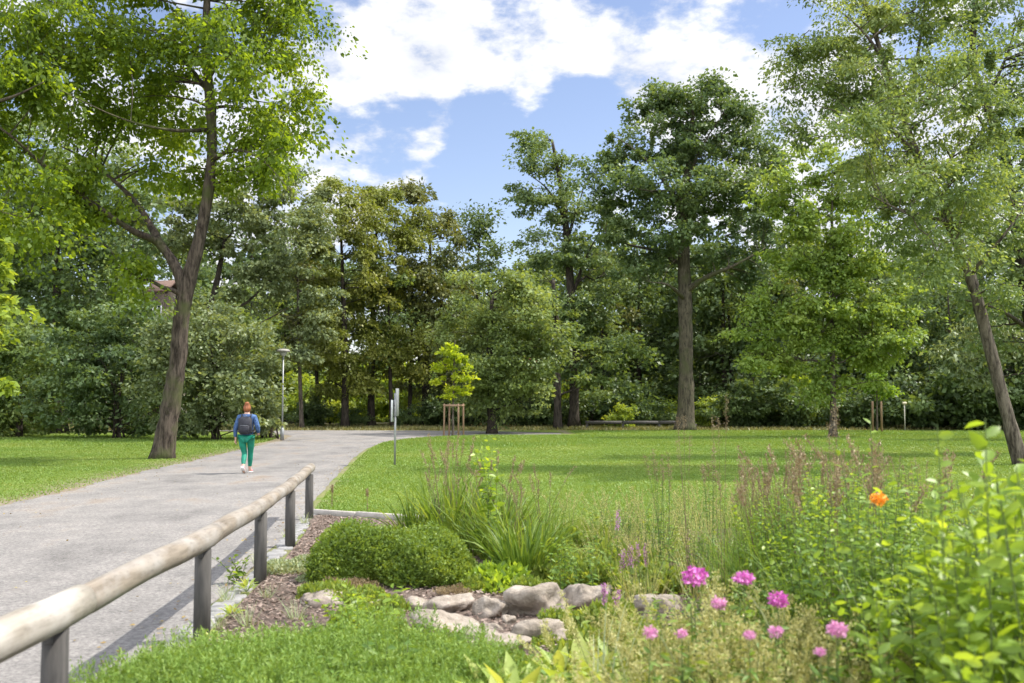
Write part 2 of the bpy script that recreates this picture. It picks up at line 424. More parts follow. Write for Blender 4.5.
cmb = N.new('ShaderNodeCombineXYZ'); L.new(mt('DIVIDE', sep.outputs[0], den), cmb.inputs[0]); L.new(mt('DIVIDE', sep.outputs[1], den), cmb.inputs[1])
nz = N.new('ShaderNodeTexNoise'); nz.inputs['Scale'].default_value = 4.2; nz.inputs['Detail'].default_value = 9; nz.inputs['Roughness'].default_value = .56; nz.inputs['Distortion'].default_value = .25
stretch = vm('MULTIPLY', D, (1.0, 1.0, 1.9)).outputs[0]; L.new(stretch, nz.inputs['Vector'])
nz2 = N.new('ShaderNodeTexNoise'); nz2.inputs['Scale'].default_value = 13; nz2.inputs['Detail'].default_value = 7; nz2.inputs['Roughness'].default_value = .6
L.new(stretch, nz2.inputs['Vector'])
# cloud banks stand in fixed directions of the sky
banks = [(395,40,.12,.95),(330,60,.16,.8),(480,10,.11,.6),(555,45,.055,.45),(610,55,.05,.5),(665,50,.06,.6),(715,45,.065,.7),(765,25,.08,.7),(690,62,.06,.4),(385,138,.05,.5),(352,128,.05,.5),(425,148,.03,.35),(527,95,.02,.4),(445,90,.05,.1),(860,120,.16,.5),(960,60,.2,.5),(840,220,.12,.5),(930,240,.12,.5),(610,215,.03,.3),(500,235,.03,-.1),(350,215,.07,.2),(220,250,.1,.5),(60,60,.2,.4),(510,150,.10,-.7),(580,115,.06,-.5),(440,175,.07,-.3),(480,110,.05,-.3),(640,15,.05,-.35),(470,120,.05,-.2)]
acc = None
for (bx, by, rad, amp) in banks:
    d = unit(at(bx, by, 100.0) - np.array([0, 0, CAMH]))
    dist = vm('DISTANCE', D, tuple(float(v) for v in d)).outputs['Value']
    q = mt('DIVIDE', dist, rad); g = mt('MULTIPLY', mt('EXPONENT', mt('MULTIPLY', mt('MULTIPLY', q, q), -1.0)), amp)
    acc = g if acc is None else mt('ADD', acc, g)
m1 = mt('MULTIPLY', mt('ADD', nz.outputs['Fac'], -.5), 2.6); m2 = mt('MULTIPLY', mt('ADD', nz2.outputs['Fac'], -.5), 2.4)
for dv, rad, amp in (((0, -.8, .6), .9, .8), ((-.3, .1, .95), .5, .5)):   # unseen clouds added behind camera and overhead as fill light for the foliage
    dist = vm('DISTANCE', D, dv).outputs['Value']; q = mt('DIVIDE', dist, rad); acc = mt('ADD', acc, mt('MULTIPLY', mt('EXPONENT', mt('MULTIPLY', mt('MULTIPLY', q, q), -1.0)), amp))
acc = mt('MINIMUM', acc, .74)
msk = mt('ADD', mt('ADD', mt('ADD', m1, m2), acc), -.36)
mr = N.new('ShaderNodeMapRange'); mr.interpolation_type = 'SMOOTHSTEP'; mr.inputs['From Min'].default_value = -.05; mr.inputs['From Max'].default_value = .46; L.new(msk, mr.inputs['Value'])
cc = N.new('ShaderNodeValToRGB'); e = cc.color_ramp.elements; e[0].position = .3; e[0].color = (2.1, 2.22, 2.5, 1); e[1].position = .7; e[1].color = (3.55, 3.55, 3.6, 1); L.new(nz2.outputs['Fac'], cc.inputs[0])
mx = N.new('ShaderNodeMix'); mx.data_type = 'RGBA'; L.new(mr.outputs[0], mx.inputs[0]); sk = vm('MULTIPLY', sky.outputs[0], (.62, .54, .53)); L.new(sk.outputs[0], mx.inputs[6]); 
br = N.new('ShaderNodeMapRange'); br.inputs['From Min'].default_value = .75; br.inputs['From Max'].default_value = -.3; br.inputs['To Min'].default_value = 1.0; br.inputs['To Max'].default_value = 4.4; L.new(sep.outputs[1], br.inputs['Value'])  # cloud brightness boosted away from the view, added fill on camera-facing leaves
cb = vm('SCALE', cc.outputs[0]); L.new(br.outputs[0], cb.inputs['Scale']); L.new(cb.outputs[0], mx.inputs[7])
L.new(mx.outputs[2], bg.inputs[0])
w.cycles.sampling_method = 'MANUAL'; w.cycles.sample_map_resolution = 512

sd = bpy.data.lights.new('sun', 'SUN'); so = bpy.data.objects.new('sun', sd); C.objects.link(so)
sd.energy = 3.15; sd.angle = math.radians(.6); sd.color = (1.0, .95, .87)
so.rotation_euler = sun_dir.to_track_quat('Z', 'Y').to_euler(); so.location = (20, 10, 40)

scene.view_settings.view_transform = 'Standard'; scene.view_settings.look = 'None'; scene.view_settings.gamma = 1; scene.view_settings.exposure = 1.28
cy = scene.cycles; cy.max_bounces = 7; cy.diffuse_bounces = 4; cy.glossy_bounces = 2; cy.transmission_bounces = 5; cy.transparent_max_bounces = 4
cy.use_denoising = True; cy.sample_clamp_indirect = 4; cy.caustics_reflective = False; cy.caustics_refractive = False
cy.use_adaptive_sampling = True; cy.adaptive_threshold = .012

# ------------------------------------------------------------------ ground outlines (metres, x right, y away)
left_edge = np.array([(-7.2, -6), (-7.6, 5), (-7.75, 12), (-7.85, 15), (-8.0, 17.7), (-8.35, 21), (-8.85, 28), (-9.5, 36), (-10.0, 43.5), (-11.0, 50), (-13.5, 56), (-17, 60)])
right_edge = np.array([(-2.05, -6), (-2.1, 2), (-2.17, 5), (-2.32, 7.5), (-2.5, 10), (-2.85, 13.2), (-3.3, 17), (-3.85, 22), (-4.5, 28), (-5.15, 35), (-5.35, 41), (-4.9, 45.5), (-3.6, 49), (-1.2, 51.5), (3.0, 53.2)])
far_edge = np.array([(-40, 62.5), (-22, 62), (-14, 61.5), (-6, 60.5), (0, 58), (3.0, 55.5)])
def xl(y): return np.interp(y, left_edge[:, 1], left_edge[:, 0])
def xr(y): return np.interp(y, right_edge[:, 1], right_edge[:, 0])
bed_far = np.array([(-2.9, 14.1), (-2.0, 13.6), (-.95, 13.0), (.4, 11.9), (2.2, 12.3), (3.6, 12.8), (6.5, 13.2), (9.5, 13.6), (20, 14)])
def ybed(x): return np.interp(x, bed_far[:, 0], bed_far[:, 1])

def ngon(name, pts, z, mat, kind='structure', thick=0):
    me = bpy.data.meshes.new(name); n = len(pts)
    me.from_pydata([(p[0], p[1], z) for p in pts], [], [list(range(n))]); me.update(); me.materials.append(mat)
    o = bpy.data.objects.new(name, me); C.objects.link(o); o['kind'] = kind; return o

def rough(line, step, amp, rng):
    d = np.r_[0, np.cumsum(np.linalg.norm(np.diff(line, axis=0), axis=1))]; t = np.arange(0, d[-1], step)
    P = np.stack([np.interp(t, d, line[:, 0]), np.interp(t, d, line[:, 1])], 1)
    k = np.convolve(rng.randn(len(P)+8), np.ones(5)/5, 'same')[4:-4] + .5*rng.randn(len(P))
    P[:, 0] += amp*k; return P

# lawn material: short mown grass over soil, worn beside the path
m, nt2, NN, LL, B, O = M('lawn')
n1 = noise(nt2, .22, 5, .6); n2 = noise(nt2, 14, 6, .7); n3 = noise(nt2, 1.4, 5, .65)
g1 = ramp(nt2, n1, [(.33, (.09, .155, .028)), (.52, (.13, .195, .034)), (.68, (.20, .215, .06))])
g2 = ramp(nt2, n3, [(.3, (.08, .14, .016)), (.7, (.20, .205, .045))])
g = mix(nt2, .45, g1, g2)
g = mix(nt2, .6, g, ramp(nt2, n2, [(.3, (.55, .6, .5)), (.7, (1.35, 1.3, 1.3))]), 'MULTIPLY')
wa = NN.new('ShaderNodeAttribute'); wa.attribute_name = 'worn'
wm = NN.new('ShaderNodeMath'); wm.operation = 'MULTIPLY_ADD'; LL.new(n3, wm.inputs[0]); wm.inputs[1].default_value = 1.4; 
wm2 = NN.new('ShaderNodeMath'); wm2.operation = 'MULTIPLY_ADD'; LL.new(wa.outputs['Fac'], wm2.inputs[0]); wm2.inputs[1].default_value = 1.6; wm2.inputs[2].default_value = -1.15; LL.new(wm2.outputs[0], wm.inputs[2])
dirt = ramp(nt2, n2, [(.3, (.13, .105, .07)), (.7, (.27, .23, .17))])
cl = NN.new('ShaderNodeClamp'); LL.new(wm.outputs[0], cl.inputs[0])
LL.new(mix(nt2, cl.outputs[0], g, dirt), B.inputs['Base Color']); B.inputs['Roughness'].default_value = .9; B.inputs['Specular IOR Level'].default_value = .1
bump(nt2, n2, B, .8, .04); MAT['lawn'] = m
xs = np.linspace(-60, 60, 241); ys = np.linspace(-8, 78, 173)
X, Y = np.meshgrid(xs, ys)
Z = np.zeros_like(X)
dl = np.abs(X - xl(Y)); dr = np.abs(X - xr(Y)); worn = np.maximum(np.exp(-(dl/1.1)**1.5)*1.0, np.exp(-(dr/.35)**1.5)*.8)
dfar = np.clip((Y - 57)/5, 0, 1); worn = np.maximum(worn, dfar*np.clip((6-X)/8, .45, 1)*.85)
i = np.arange(172)[:, None]*241; j = np.arange(240)[None, :]
Q = np.stack([i+j, i+j+1, i+242+j, i+241+j], -1).reshape(-1, 4)
tag(mesh('lawn', np.stack([X, Y, Z], -1).reshape(-1, 3), Q, None, MAT['lawn'], vattr={'worn': worn.ravel()}), kind='structure')
MAT['litter'] = simple('woodland_floor', (.09, .085, .04), (.035, .035, .018), 1.2, .95, .5, .05)
ngon('ground', [(-4000, -60), (4000, -60), (4000, 4000), (-4000, 4000)], -.03, MAT['litter'])

# path: compacted grey grit
m, nt2, NN, LL, B, O = M('path_grit')
n1 = noise(nt2, .8, 7, .68, sc=(1, .5, 1)); n2 = noise(nt2, 26, 6, .9); n3 = noise(nt2, 2.2, 6, .7)
c = ramp(nt2, n1, [(.3, (.125, .118, .11)), (.44, (.19, .18, .168)), (.56, (.23, .216, .20)), (.68, (.22, .18, .14))])
c = mix(nt2, .55, c, ramp(nt2, n3, [(.3, (.66, .66, .66)), (.7, (1.15, 1.14, 1.12))]), 'MULTIPLY')
c = mix(nt2, .8, c, ramp(nt2, n2, [(.38, (.4, .4, .41)), (.62, (1.5, 1.5, 1.5))]), 'MULTIPLY')
LL.new(c, B.inputs['Base Color']); B.inputs['Roughness'].default_value = .85; B.inputs['Specular IOR Level'].default_value = .25
bump(nt2, n2, B, .6, .012); MAT['path'] = m
rg = RS(3)
pl = rough(left_edge, .35, .10, rg); pr_ = rough(right_edge, .5, .03, rg); pf = rough(far_edge, .8, .15, rg)
ngon('path', list(map(tuple, pl)) + list(map(tuple, pf)) + list(map(tuple, pr_[::-1])), .006, MAT['path'])

# planting bed: bark mulch on earth
m, nt2, NN, LL, B, O = M('bed_earth')
n1 = noise(nt2, 28, 6, .8); n2 = noise(nt2, 2, 5, .6)
c = ramp(nt2, n1, [(.3, (.07, .048, .036)), (.55, (.18, .135, .105)), (.75, (.29, .235, .195))])
c = mix(nt2, .5, c, ramp(nt2, n2, [(.35, (.7, .7, .65)), (.7, (1.15, 1.1, 1.1))]), 'MULTIPLY')
LL.new(c, B.inputs['Base Color']); B.inputs['Roughness'].default_value = .95; bump(nt2, n1, B, 1.0, .04); MAT['bed'] = m
kerb_in = rough(right_edge[:6] + np.array([.24, 0]), .5, .01, rg)
kerb_in = kerb_in[kerb_in[:, 1] < 13.9]
ngon('planting_bed', list(map(tuple, kerb_in)) + list(map(tuple, bed_far)) + [(20, -6)], .02, MAT['bed'])

# bark chips
rng = RS(5); n = 26000
y = 4.8 + 9.2*rng.rand(n)**1.2; x = xr(y) + .27 + 4.5*rng.rand(n)**1.3
k = y < ybed(x) - .05; x, y = x[k], y[k]; n = len(x)
P = np.stack([x, y, .024 + .022*rng.rand(n)], 1); A = rng.randn(n, 3)*np.array([1, 1, .25])
V, Q = leaf_faces(P, A, np.array([0, 0, 1.]) + .35*rng.randn(n, 3), .02+.035*rng.rand(n), .010+.014*rng.rand(n), .05)
MAT['chips'] = leaf_mat('bark_chips', [(.08, .052, .04), (.20, .145, .115), (.35, .285, .24)], 0.02, .9, nscale=2)
tag(mesh('bark_mulch', V, Q, None, MAT['chips'], fattr={'var': rng.rand(n)}), 'coarse pinkish brown bark mulch scattered over the bed', 'mulch', kind='stuff')

# granite setts along the path
MAT['sett'] = simple('granite_sett', (.30, .295, .285), (.17, .165, .16), 9, .8, .4, .01)
mb = MB(); rng = RS(8); d = np.r_[0, np.cumsum(np.linalg.norm(np.diff(right_edge, axis=0), axis=1))]
s = 7.0
while s < 20.4:
    x, y = np.interp(s, d, right_edge[:, 0]), np.interp(s, d, right_edge[:, 1])
    x2, y2 = np.interp(s+.1, d, right_edge[:, 0]), np.interp(s+.1, d, right_edge[:, 1]); a = math.atan2(y2-y, x2-x)
    ln = .135 + .05*rng.rand()
    mb.box((x+.115+.02*rng.randn(), y, -.013+.008*rng.rand()), (ln-.03, .16+.025*rng.randn(), .06), a+.05*rng.randn(), .010); s += ln
tag(mb.build('kerb', MAT['sett'], None, False), kind='structure')

# concrete edging strip between bed and lawn
MAT['edging'] = simple('edging_concrete', (.40, .37, .33), (.26, .24, .21), 7, .9, .3, .01)
e0 = np.array([-2.85, 14.15]); e1 = np.array([-.7, 12.95]); rt = empty('edging_board', (*e0, 0), 0, 'low weathered grey-brown edging board between mulch and lawn behind the box shrubs', 'edging')
for i in range(3):
    a = e0 + (e1-e0)*(i/3+.003); b = e0 + (e1-e0)*((i+1)/3-.003); c = (a+b)/2 - e0
    MB().box((*c, .04+.006*i), (np.linalg.norm(b-a), .07, .10), math.atan2(*(b-a)[::-1]), .01).build('board', MAT['edging'], rt, False)

# real grass blades on the nearer lawn
rng = RS(11); n = 620000
y = 9 + 30*rng.rand(n)**1.25; x = (rng.rand(n)*1.16-.58)*y
onl = (x < xl(y)-.0) | (x > xr(y)+.12)
dle = np.abs(x-xl(y)); keep = onl & ((y > ybed(x)+.02) | (x < -3.2)) & (rng.rand(n) > np.exp(-(dle/.7))*.93)
x, y = x[keep], y[keep]; n = len(x)
h = (.013 + .022*rng.rand(n)**1.5) * (1 + .4*np.sin(x*1.3+np.sin(y*.9)*2)*np.cos(y*.7)); wd = (.004 + .00045*y); a = rng.rand(n)*2*PI
bx = np.cos(a)*wd; by = np.sin(a)*wd; lean = .6*h[:, None]*rng.randn(n, 2)
V = np.stack([np.stack([x-bx, y-by, 0*x], 1), np.stack([x+bx, y+by, 0*x], 1), np.stack([x+lean[:, 0], y+lean[:, 1], h], 1)], 1).reshape(-1, 3)
tag(mesh('grass', V, None, np.arange(3*n).reshape(-1, 3), MAT['grass_blade'], fattr={'var': rng.rand(n)}), 'short mown green grass of the lawn', 'grass', kind='stuff')
n = 200000; y = 38 + 22*rng.rand(n); x = (rng.rand(n)*1.16-.58)*y; k = (x > xr(y)+.1) & (y < 61); k |= (x < xl(y)-.5) & (y < 55); k &= ~((y > 51) & (x < 3.5)); x, y = x[k], y[k]; n = len(x)
h = .04+.05*rng.rand(n); a = rng.rand(n)*6.28; bx = np.cos(a)*.03; by = np.sin(a)*.03
V = np.stack([np.stack([x-bx, y-by, 0*x], 1), np.stack([x+bx, y+by, 0*x], 1), np.stack([x+.03*rng.randn(n), y+.03*rng.randn(n), h], 1)], 1).reshape(-1, 3)
tag(mesh('grass', V, None, np.arange(3*n).reshape(-1, 3), MAT['grass_blade'], fattr={'var': rng.rand(n)}), 'mown grass of the far part of the lawn', 'grass', kind='stuff')
# a rough strip of dry grass under the far trees
rng = RS(12); n = 60000
y = 61 + 14*rng.rand(n); x = (rng.rand(n)*1.2-.6)*y; h = .06+.2*rng.rand(n)**2; a = rng.rand(n)*2*PI
V = np.stack([np.stack([x-np.cos(a)*.05, y-np.sin(a)*.05, 0*x], 1), np.stack([x+np.cos(a)*.05, y+np.sin(a)*.05, 0*x], 1), np.stack([x+.1*rng.randn(n), y+.1*rng.randn(n), h], 1)], 1).reshape(-1, 3)
tag(mesh('dry_grass', V, None, np.arange(3*n).reshape(-1, 3), MAT['dry_grass'], fattr={'var': rng.rand(n)}), 'rough yellowish grass strip along the foot of the far trees', 'grass', kind='stuff')

# fallen leaves along the path edges
rng = RS(13); n = 1100; y = 6 + 40*rng.rand(n)**1.3; sd_ = rng.rand(n); off = np.abs(rng.randn(n))
x = np.where(sd_ < .5, xl(y) + .9*off - .5, np.where(sd_ < .85, xr(y) - .25*off, xl(y) + (xr(y)-xl(y))*rng.rand(n)))
P = np.stack([x, y, .012+.01*rng.rand(n)], 1); V, Q = leaf_faces(P, rng.randn(n, 3)*np.array([1, 1, .15]), np.array([0, 0, 1.]) + .3*rng.randn(n, 3), .025+.025*rng.rand(n), .015+.015*rng.rand(n), .1)
MAT['fallen'] = leaf_mat('fallen_leaf', [(.10, .06, .03), (.22, .15, .06), (.34, .28, .09)], .1, .8, nscale=1)
tag(mesh('fallen_leaves', V, Q, None, MAT['fallen'], fattr={'var': rng.rand(n)}), 'small dry brown leaves scattered on the path and its edges', 'leaves', kind='stuff')
MAT['leaf_maple'] = leaf_mat('leaf_maple', [(.072, .13, .026), (.125, .195, .036), (.195, .26, .06)], .45)
# ------------------------------------------------------------------ trees
def T(name, bpx, D, r0, trunk, blobs, leafmat, barkmat, seed, label, limbs=(), by=None, **kw):
    rows = trunk_rows(D, trunk); base = (rows[0, 0], rows[0, 1], 0)
    return tree(name, base, rows, [pxt(D, l) for l in limbs], pxb(D, blobs), leafmat, barkmat, RS(seed), label, **kw)

T('linden_tree', 0, 29, 0, [(162,459,11),(170,410,9.4),(178,360,8.4),(181,320,8),(187,285,8),(198,245,6.4),(207,200,5.6),(212,150,5),(210,100,5),(206,50,4.2),(207,0,3.5),(210,-60,2.5),(214,-130,1.5)],
  [(215,-75,105,90),(120,-70,110,90),(275,35,55,75),(165,55,90,60),(55,30,80,75,-2),(262,125,52,55),(15,120,75,60,-3),(105,115,60,45),(-70,80,90,100,-3),(25,200,60,32,-4),(132,275,22,42,-1.5),(305,85,24,42),(205,180,35,25,1),(120,215,30,22,-1),(50,-150,100,60),(250,-130,70,60),(60,185,60,30,-2),(-10,230,60,25,-2),(95,215,35,22,-1),(285,150,35,40,-1),(240,180,30,22),(10,60,70,50,-4),(235,60,45,50,-2),(172,125,40,40,2),(150,170,30,24,2)],
  'leaf_linden', 'bark_main', 1, 'tall forked lime tree with grey-brown trunk beside the path, left foreground',
  limbs=[[(186,300,7),(176,268,6.8),(158,243,6.2),(128,228,5,-1),(72,188,4.2,-2),(34,157,3.6,-3),(0,128,3,-4),(-70,90,2,-4)],
         [(162,247,5.2),(150,225,4.8,.6),(137,204,4.3,.8),(113,180,3.8,1),(82,157,3.2,1),(60,146,2,1)],
         [(209,78,3),(222,60,2.6,-1),(243,62,2,-2),(265,75,1.2,-3)],
         [(208,90,3),(185,62,2.6,1),(150,25,2,2),(110,5,1.2,2)],
         [(212,160,3),(235,150,2.5,-1),(262,160,1.8,-2),(290,190,1,-3)],
         [(210,130,3),(170,130,2.4,-2),(120,118,1.8,-3),(60,90,1.2,-5)],
         [(-90,120,4,-4),(0,101,3,-5),(44,82,1.8,-5.5)]],
  clump=.85, density=1.0, lpc=150, L=.128, W=.076, flat=.7, nlimb=30, droop=.8, up=.5, hang=.5, shell=.15, flare=1.2)

T('maple_tree', 0, 21, 0, [(-150,480,9),(-150,400,8),(-145,300,7),(-140,200,5),(-140,100,3)],
  [(-30,240,50,16),(-10,265,36,10),(-20,305,45,13),(-5,330,28,8),(-30,355,40,12),(-10,380,22,7),(-120,240,60,90)],
  'leaf_yellowgreen', 'bark_dark', 2, 'pale yellow-green leaf sprays reaching in at the left edge of the photo',
  clump=.42, density=.8, lpc=70, L=.13, W=.08, flat=.3, nlimb=12, droop=.5, hang=.4, shell=.1)

T('beech_tree', 0, 56, 0, [(60,436,6),(58,340,5),(55,240,4),(55,170,3)],
  [(50,160,80,60),(40,250,90,60),(115,230,50,55),(-40,260,80,90),(130,310,45,50),(30,330,80,50)],
  'leaf_blue', 'bark_dark', 3, 'broad dark green tree filling the left background behind the shrubs', clump=1.4, lpc=160, L=.22, W=.135, nlimb=14, density=1.15)

T('hazel_tree', 0, 60, 0, [(200,434,5),(200,380,4.5),(205,330,4),(215,290,3),(225,240,2)],
  [(290,245,45,38),(240,215,45,42),(322,300,18,38),(270,175,42,26),(185,225,45,45),(300,205,35,25),(260,285,35,28),(312,345,16,22)],
  'leaf_grey', 'bark_dark', 4, 'grey-green airy tree with arching limbs above the street lamp',
  limbs=[[(203,345,3.5),(222,312,2.8),(246,303,2.2),(275,276,1.6),(300,262,1)],[(205,330,3.5),(240,332,2.4),(270,318,1.6),(300,300,1)]],
  clump=1.15, density=1.1, lpc=150, L=.2, W=.12, flat=.4, nlimb=16, hang=.3, droop=.5, shell=.3)

GOLD = 'tall conifers and oaks behind the bend of the path'
T('larch_tree', 0, 66, 0, [(345,429,3.6),(345,350,3),(342,260,1.6),(340,195,.6)],
  [(340,190,25,26),(330,225,36,30),(350,270,40,36),(322,310,30,36),(350,345,40,30),(380,215,20,30),(325,350,34,26),(345,378,40,16)],
  'leaf_gold', 'bark_dark', 5, 'golden-tinted tall tree left of the darker ones behind the path bend',
  clump=1.2, lpc=210, L=.2, W=.10, flat=.5, nlimb=14, hang=.5, droop=.8, shell=.4)
T('larch_tree', 0, 69, 0, [(371,429,3.6),(372,350,3),(375,260,1.6),(378,205,.6)],
  [(378,205,26,26),(385,250,36,36),(372,300,36,36),(395,340,34,32),(405,220,22,26),(385,372,40,18)],
  'leaf_gold', 'bark_dark', 6, 'second golden-tinted tree, right of the first and slightly lower',
  clump=1.2, lpc=210, L=.2, W=.10, flat=.5, nlimb=14, hang=.5, droop=.8, shell=.4)
T('yew_tree', 0, 72, 0, [(425,428,4),(427,340,3.4),(430,260,1.6),(430,215,.6)],
  [(418,205,24,28),(440,225,30,28),(420,270,38,34),(450,280,34,36),(425,330,42,34),(460,340,34,36),(440,375,45,26),(420,300,40,34),(455,395,36,18)],
  'leaf_larch', 'bark_dark', 7, 'dark olive tree between the golden trees and the round bushy tree',
  clump=1.5, lpc=125, L=.25, W=.13, flat=.5, nlimb=14, hang=.5, droop=.7, shell=.4)
T('yew_tree', 0, 78, 0, [(478,426,4),(478,340,3.4),(478,270,1.6),(480,235,.6)],
  [(475,225,26,24),(490,260,34,34),(470,300,36,36),(500,320,40,44)],
  'leaf_dark', 'bark_dark', 8, 'dark tree behind and above the round bushy tree', clump=1.6, lpc=125, L=.26, W=.15, nlimb=10, shell=.4)

T('bushy_tree', 0, 54, 0, [(492,432,4.5),(491,400,4),(490,350,3.5),(492,300,2)],
  [(490,298,42,34),(467,330,32,36),(520,325,38,40),(500,365,50,38),(486,385,28,34),(535,360,30,34),(545,305,16,22),(505,402,44,24)],
  'leaf_bushy', 'bark_dark', 9, 'round bushy mid green tree right of the staked sapling', clump=.95, lpc=150, L=.165, W=.095, nlimb=16, shell=.5, density=1.2)

T('ash_tree', 0, 68, 0, [(574,428,5),(574,360,4.5),(570,280,4),(563,200,3),(552,140,1.2)],
  [(545,160,42,32),(560,200,45,30),(598,215,26,24),(530,195,25,22),(560,250,48,32),(605,275,34,34),(575,310,42,34),(600,340,40,30),(560,365,38,20)],
  'leaf_blue', 'bark_dark', 10, 'tall blue-green tree standing left of the great oak',
  limbs=[[(571,300,2.8),(585,260,2),(603,225,1.2)],[(565,220,2.2),(548,190,1.6),(530,175,1)],[(567,240,2),(580,200,1.4),(588,170,.8)]],
  clump=1.2, lpc=120, L=.2, W=.12, nlimb=22, shell=.25, flat=.5, density=.95)
T('alder_tree', 0, 63, 0, [(558,431,4),(557,380,3.6),(556,320,3),(553,280,2)],
  [(540,290,26,26),(555,330,30,28),(600,385,28,18),(628,360,24,24)],
  'leaf_mid', 'bark_dark', 12, 'slender dark-trunked tree between the bushy tree and the tall blue-green tree', clump=1.2, lpc=100, L=.23, W=.14, nlimb=10, shell=.3)

T('oak_tree', 0, 61, 0, [(685,431,9.5),(686,400,7.8),(686,350,7),(685,300,6.8),(684,260,6.2),(684,210,5),(688,160,3.6),(694,105,1.5)],
  [(695,100,42,26),(660,115,40,30),(735,118,34,34),(622,150,34,30),(760,160,26,36),(680,150,50,32),(632,205,36,34),(745,210,36,34),(690,205,46,30),(655,250,36,22),(728,258,36,20),(610,235,22,18),(765,245,20,28),(600,180,14,18),(705,150,50,30),(650,180,40,30,-3),(720,190,40,30,-3),(690,235,34,22,-3),(745,275,28,16),(640,275,30,16),(775,185,14,24),(715,85,22,14),(668,92,18,14)],
  'leaf_oak', 'bark_oak', 13, 'great oak with a thick straight trunk standing alone at the far edge of the lawn',
  limbs=[[(685,292,4.2),(705,278,3.6,-1),(735,265,2.8,-2),(765,248,1.6,-2)],[(684,268,4),(660,252,3,1),(630,245,2.2,2),(605,236,1,2)],
         [(684,225,3.8),(705,195,3,1),(735,165,2.2,1),(758,140,1,1)],[(684,215,3.6),(660,175,2.8,-1),(635,150,2,-2),(612,135,1,-2)],
         [(686,185,3),(700,150,2.2,-1),(722,115,1.2,-1)],[(686,300,3),(668,285,2.2,-2),(650,282,1.2,-2)]],
  clump=1.0, lpc=120, L=.19, W=.125, nlimb=34, shell=.25, flat=.55, density=.95, twig=.04, flare=1.3)

T('young_maple_tree', 0, 48, 0, [(833,433,3.4),(833,380,3),(832,300,2.2),(832,220,1.3),(832,165,.6)],
  [(820,180,36,22),(850,205,38,22),(800,215,38,24),(835,235,56,22),(870,258,46,18),(795,262,44,18),(835,285,60,20),(878,312,46,15),(785,315,48,15),(830,335,62,18),(868,358,48,13),(790,365,50,13),(835,385,56,13),(780,190,22,28),(860,170,24,20),(815,150,22,16),(762,300,24,16),(905,335,24,12),(760,350,22,12),(895,290,22,14),(840,310,70,24),(740,330,20,10),(855,340,64,18),(820,260,50,24)],
  'leaf_maple', 'bark_right', 14, 'bright yellow-green tree with layered level boughs on the right side of the lawn',
  clump=.8, lpc=100, L=.165, W=.10, nlimb=34, shell=.1, flat=.45, density=1.15, hang=.4, droop=.5)

T('leaning_locust_tree', 0, 26, 0, [(1022,468,7.4),(1006,410,6.4),(989,345,5.8),(970,275,5.2),(946,215,5),(921,163,4.2),(901,115,3.4),(882,55,2.4),(862,-5,2.2),(842,-60,1.2)],
  [(815,45,48,44),(870,20,60,45),(845,95,60,36),(920,90,60,45),(795,85,30,30),(890,150,52,34),(955,150,46,40),(925,205,42,26),(985,215,46,34),(940,-20,90,60),(840,-50,80,50),(870,195,30,18),(905,165,50,34,-2),(960,190,44,40,-2),(990,120,40,60,-1),(865,60,50,50,-1),(800,130,30,20),(900,235,34,22,-1),(960,255,36,26,-2),(1010,290,30,22,-1),(915,215,40,26,-3),(935,260,30,20,-3),(890,215,30,22,-1),(905,110,40,50,-3),(870,130,40,30,-4),(925,170,34,30,-4),(960,60,50,50,-3)],
  'leaf_airy', 'bark_right', 15, 'tree with a slender trunk leaning left at the right edge of the lawn',
  limbs=[[(918,158,3.6),(890,128,3,-1),(860,118,2.4,-2),(815,105,1.4,-2)],[(905,122,3.6),(915,70,2.8,1),(926,0,1.8,1),(930,-60,1,1)],[(890,75,3),(870,40,2.2,-1),(845,15,1.4,-1),(820,0,1,-1)],
         [(950,222,3.4),(905,212,2.4,-2),(870,195,1.6,-3)],[(970,275,3.6),(1000,240,2.6,-1),(1030,200,1.6,-1)],[(935,190,3.4),(955,150,2.6,1),(975,100,1.6,1)],
         [(932,185,2.6),(905,178,2,2),(880,190,1.6,3),(862,214,.9,3)]],
  clump=.75, lpc=230, L=.095, W=.045, nlimb=30, shell=.1, flat=.5, density=.85, hang=.3, droop=.5, flare=1.2)
T('tall_locust_tree', 0, 32, 0, [(1046,458,8),(1036,360,7),(1022,260,6.6),(1004,150,5),(986,105,4),(973,60,3.2),(976,0,2.4),(980,-70,1.8)],
  [(985,20,46,50),(1035,60,50,60),(1010,130,44,40),(1045,180,50,50),(985,185,34,30),(1020,250,50,34),(1000,300,40,22),(1060,300,50,50),(1000,-60,80,50),(960,275,30,24),(940,230,30,24,1),(985,260,36,30,-2),(1015,200,40,40,-3),(970,215,34,30,-2),(985,330,34,18),(930,285,30,18,1),(915,250,26,20,3)],
  'leaf_blue', 'bark_dark', 16, 'dark-stemmed upright tree partly cut off by the right edge of the photo',
  limbs=[[(1000,145,3.4),(980,120,2.6,-1),(965,100,1.6,-1)],[(1030,330,3.6),(1000,310,2.6,-2),(965,300,1.6,-3)],[(985,100,3),(1005,60,2.2),(1020,10,1.4)]],
  clump=.85, lpc=160, L=.115, W=.06, nlimb=30, shell=.15, flat=.5, density=.95, hang=.3, droop=.5)
T('willow_tree', 0, 44, 0, [(1075,440,7),(1070,380,6),(1060,330,5),(1040,290,3)],
  [(975,325,38,22),(1010,345,36,26),(955,355,22,20),(1050,330,50,50),(990,370,24,16)],
  'leaf_grey', 'bark_dark', 17, 'pale grey-green drooping boughs behind the leaning trunk at right', clump=.9, lpc=90, L=.18, W=.09, nlimb=14, hang=.6, droop=.8, shell=.2, flat=.4)

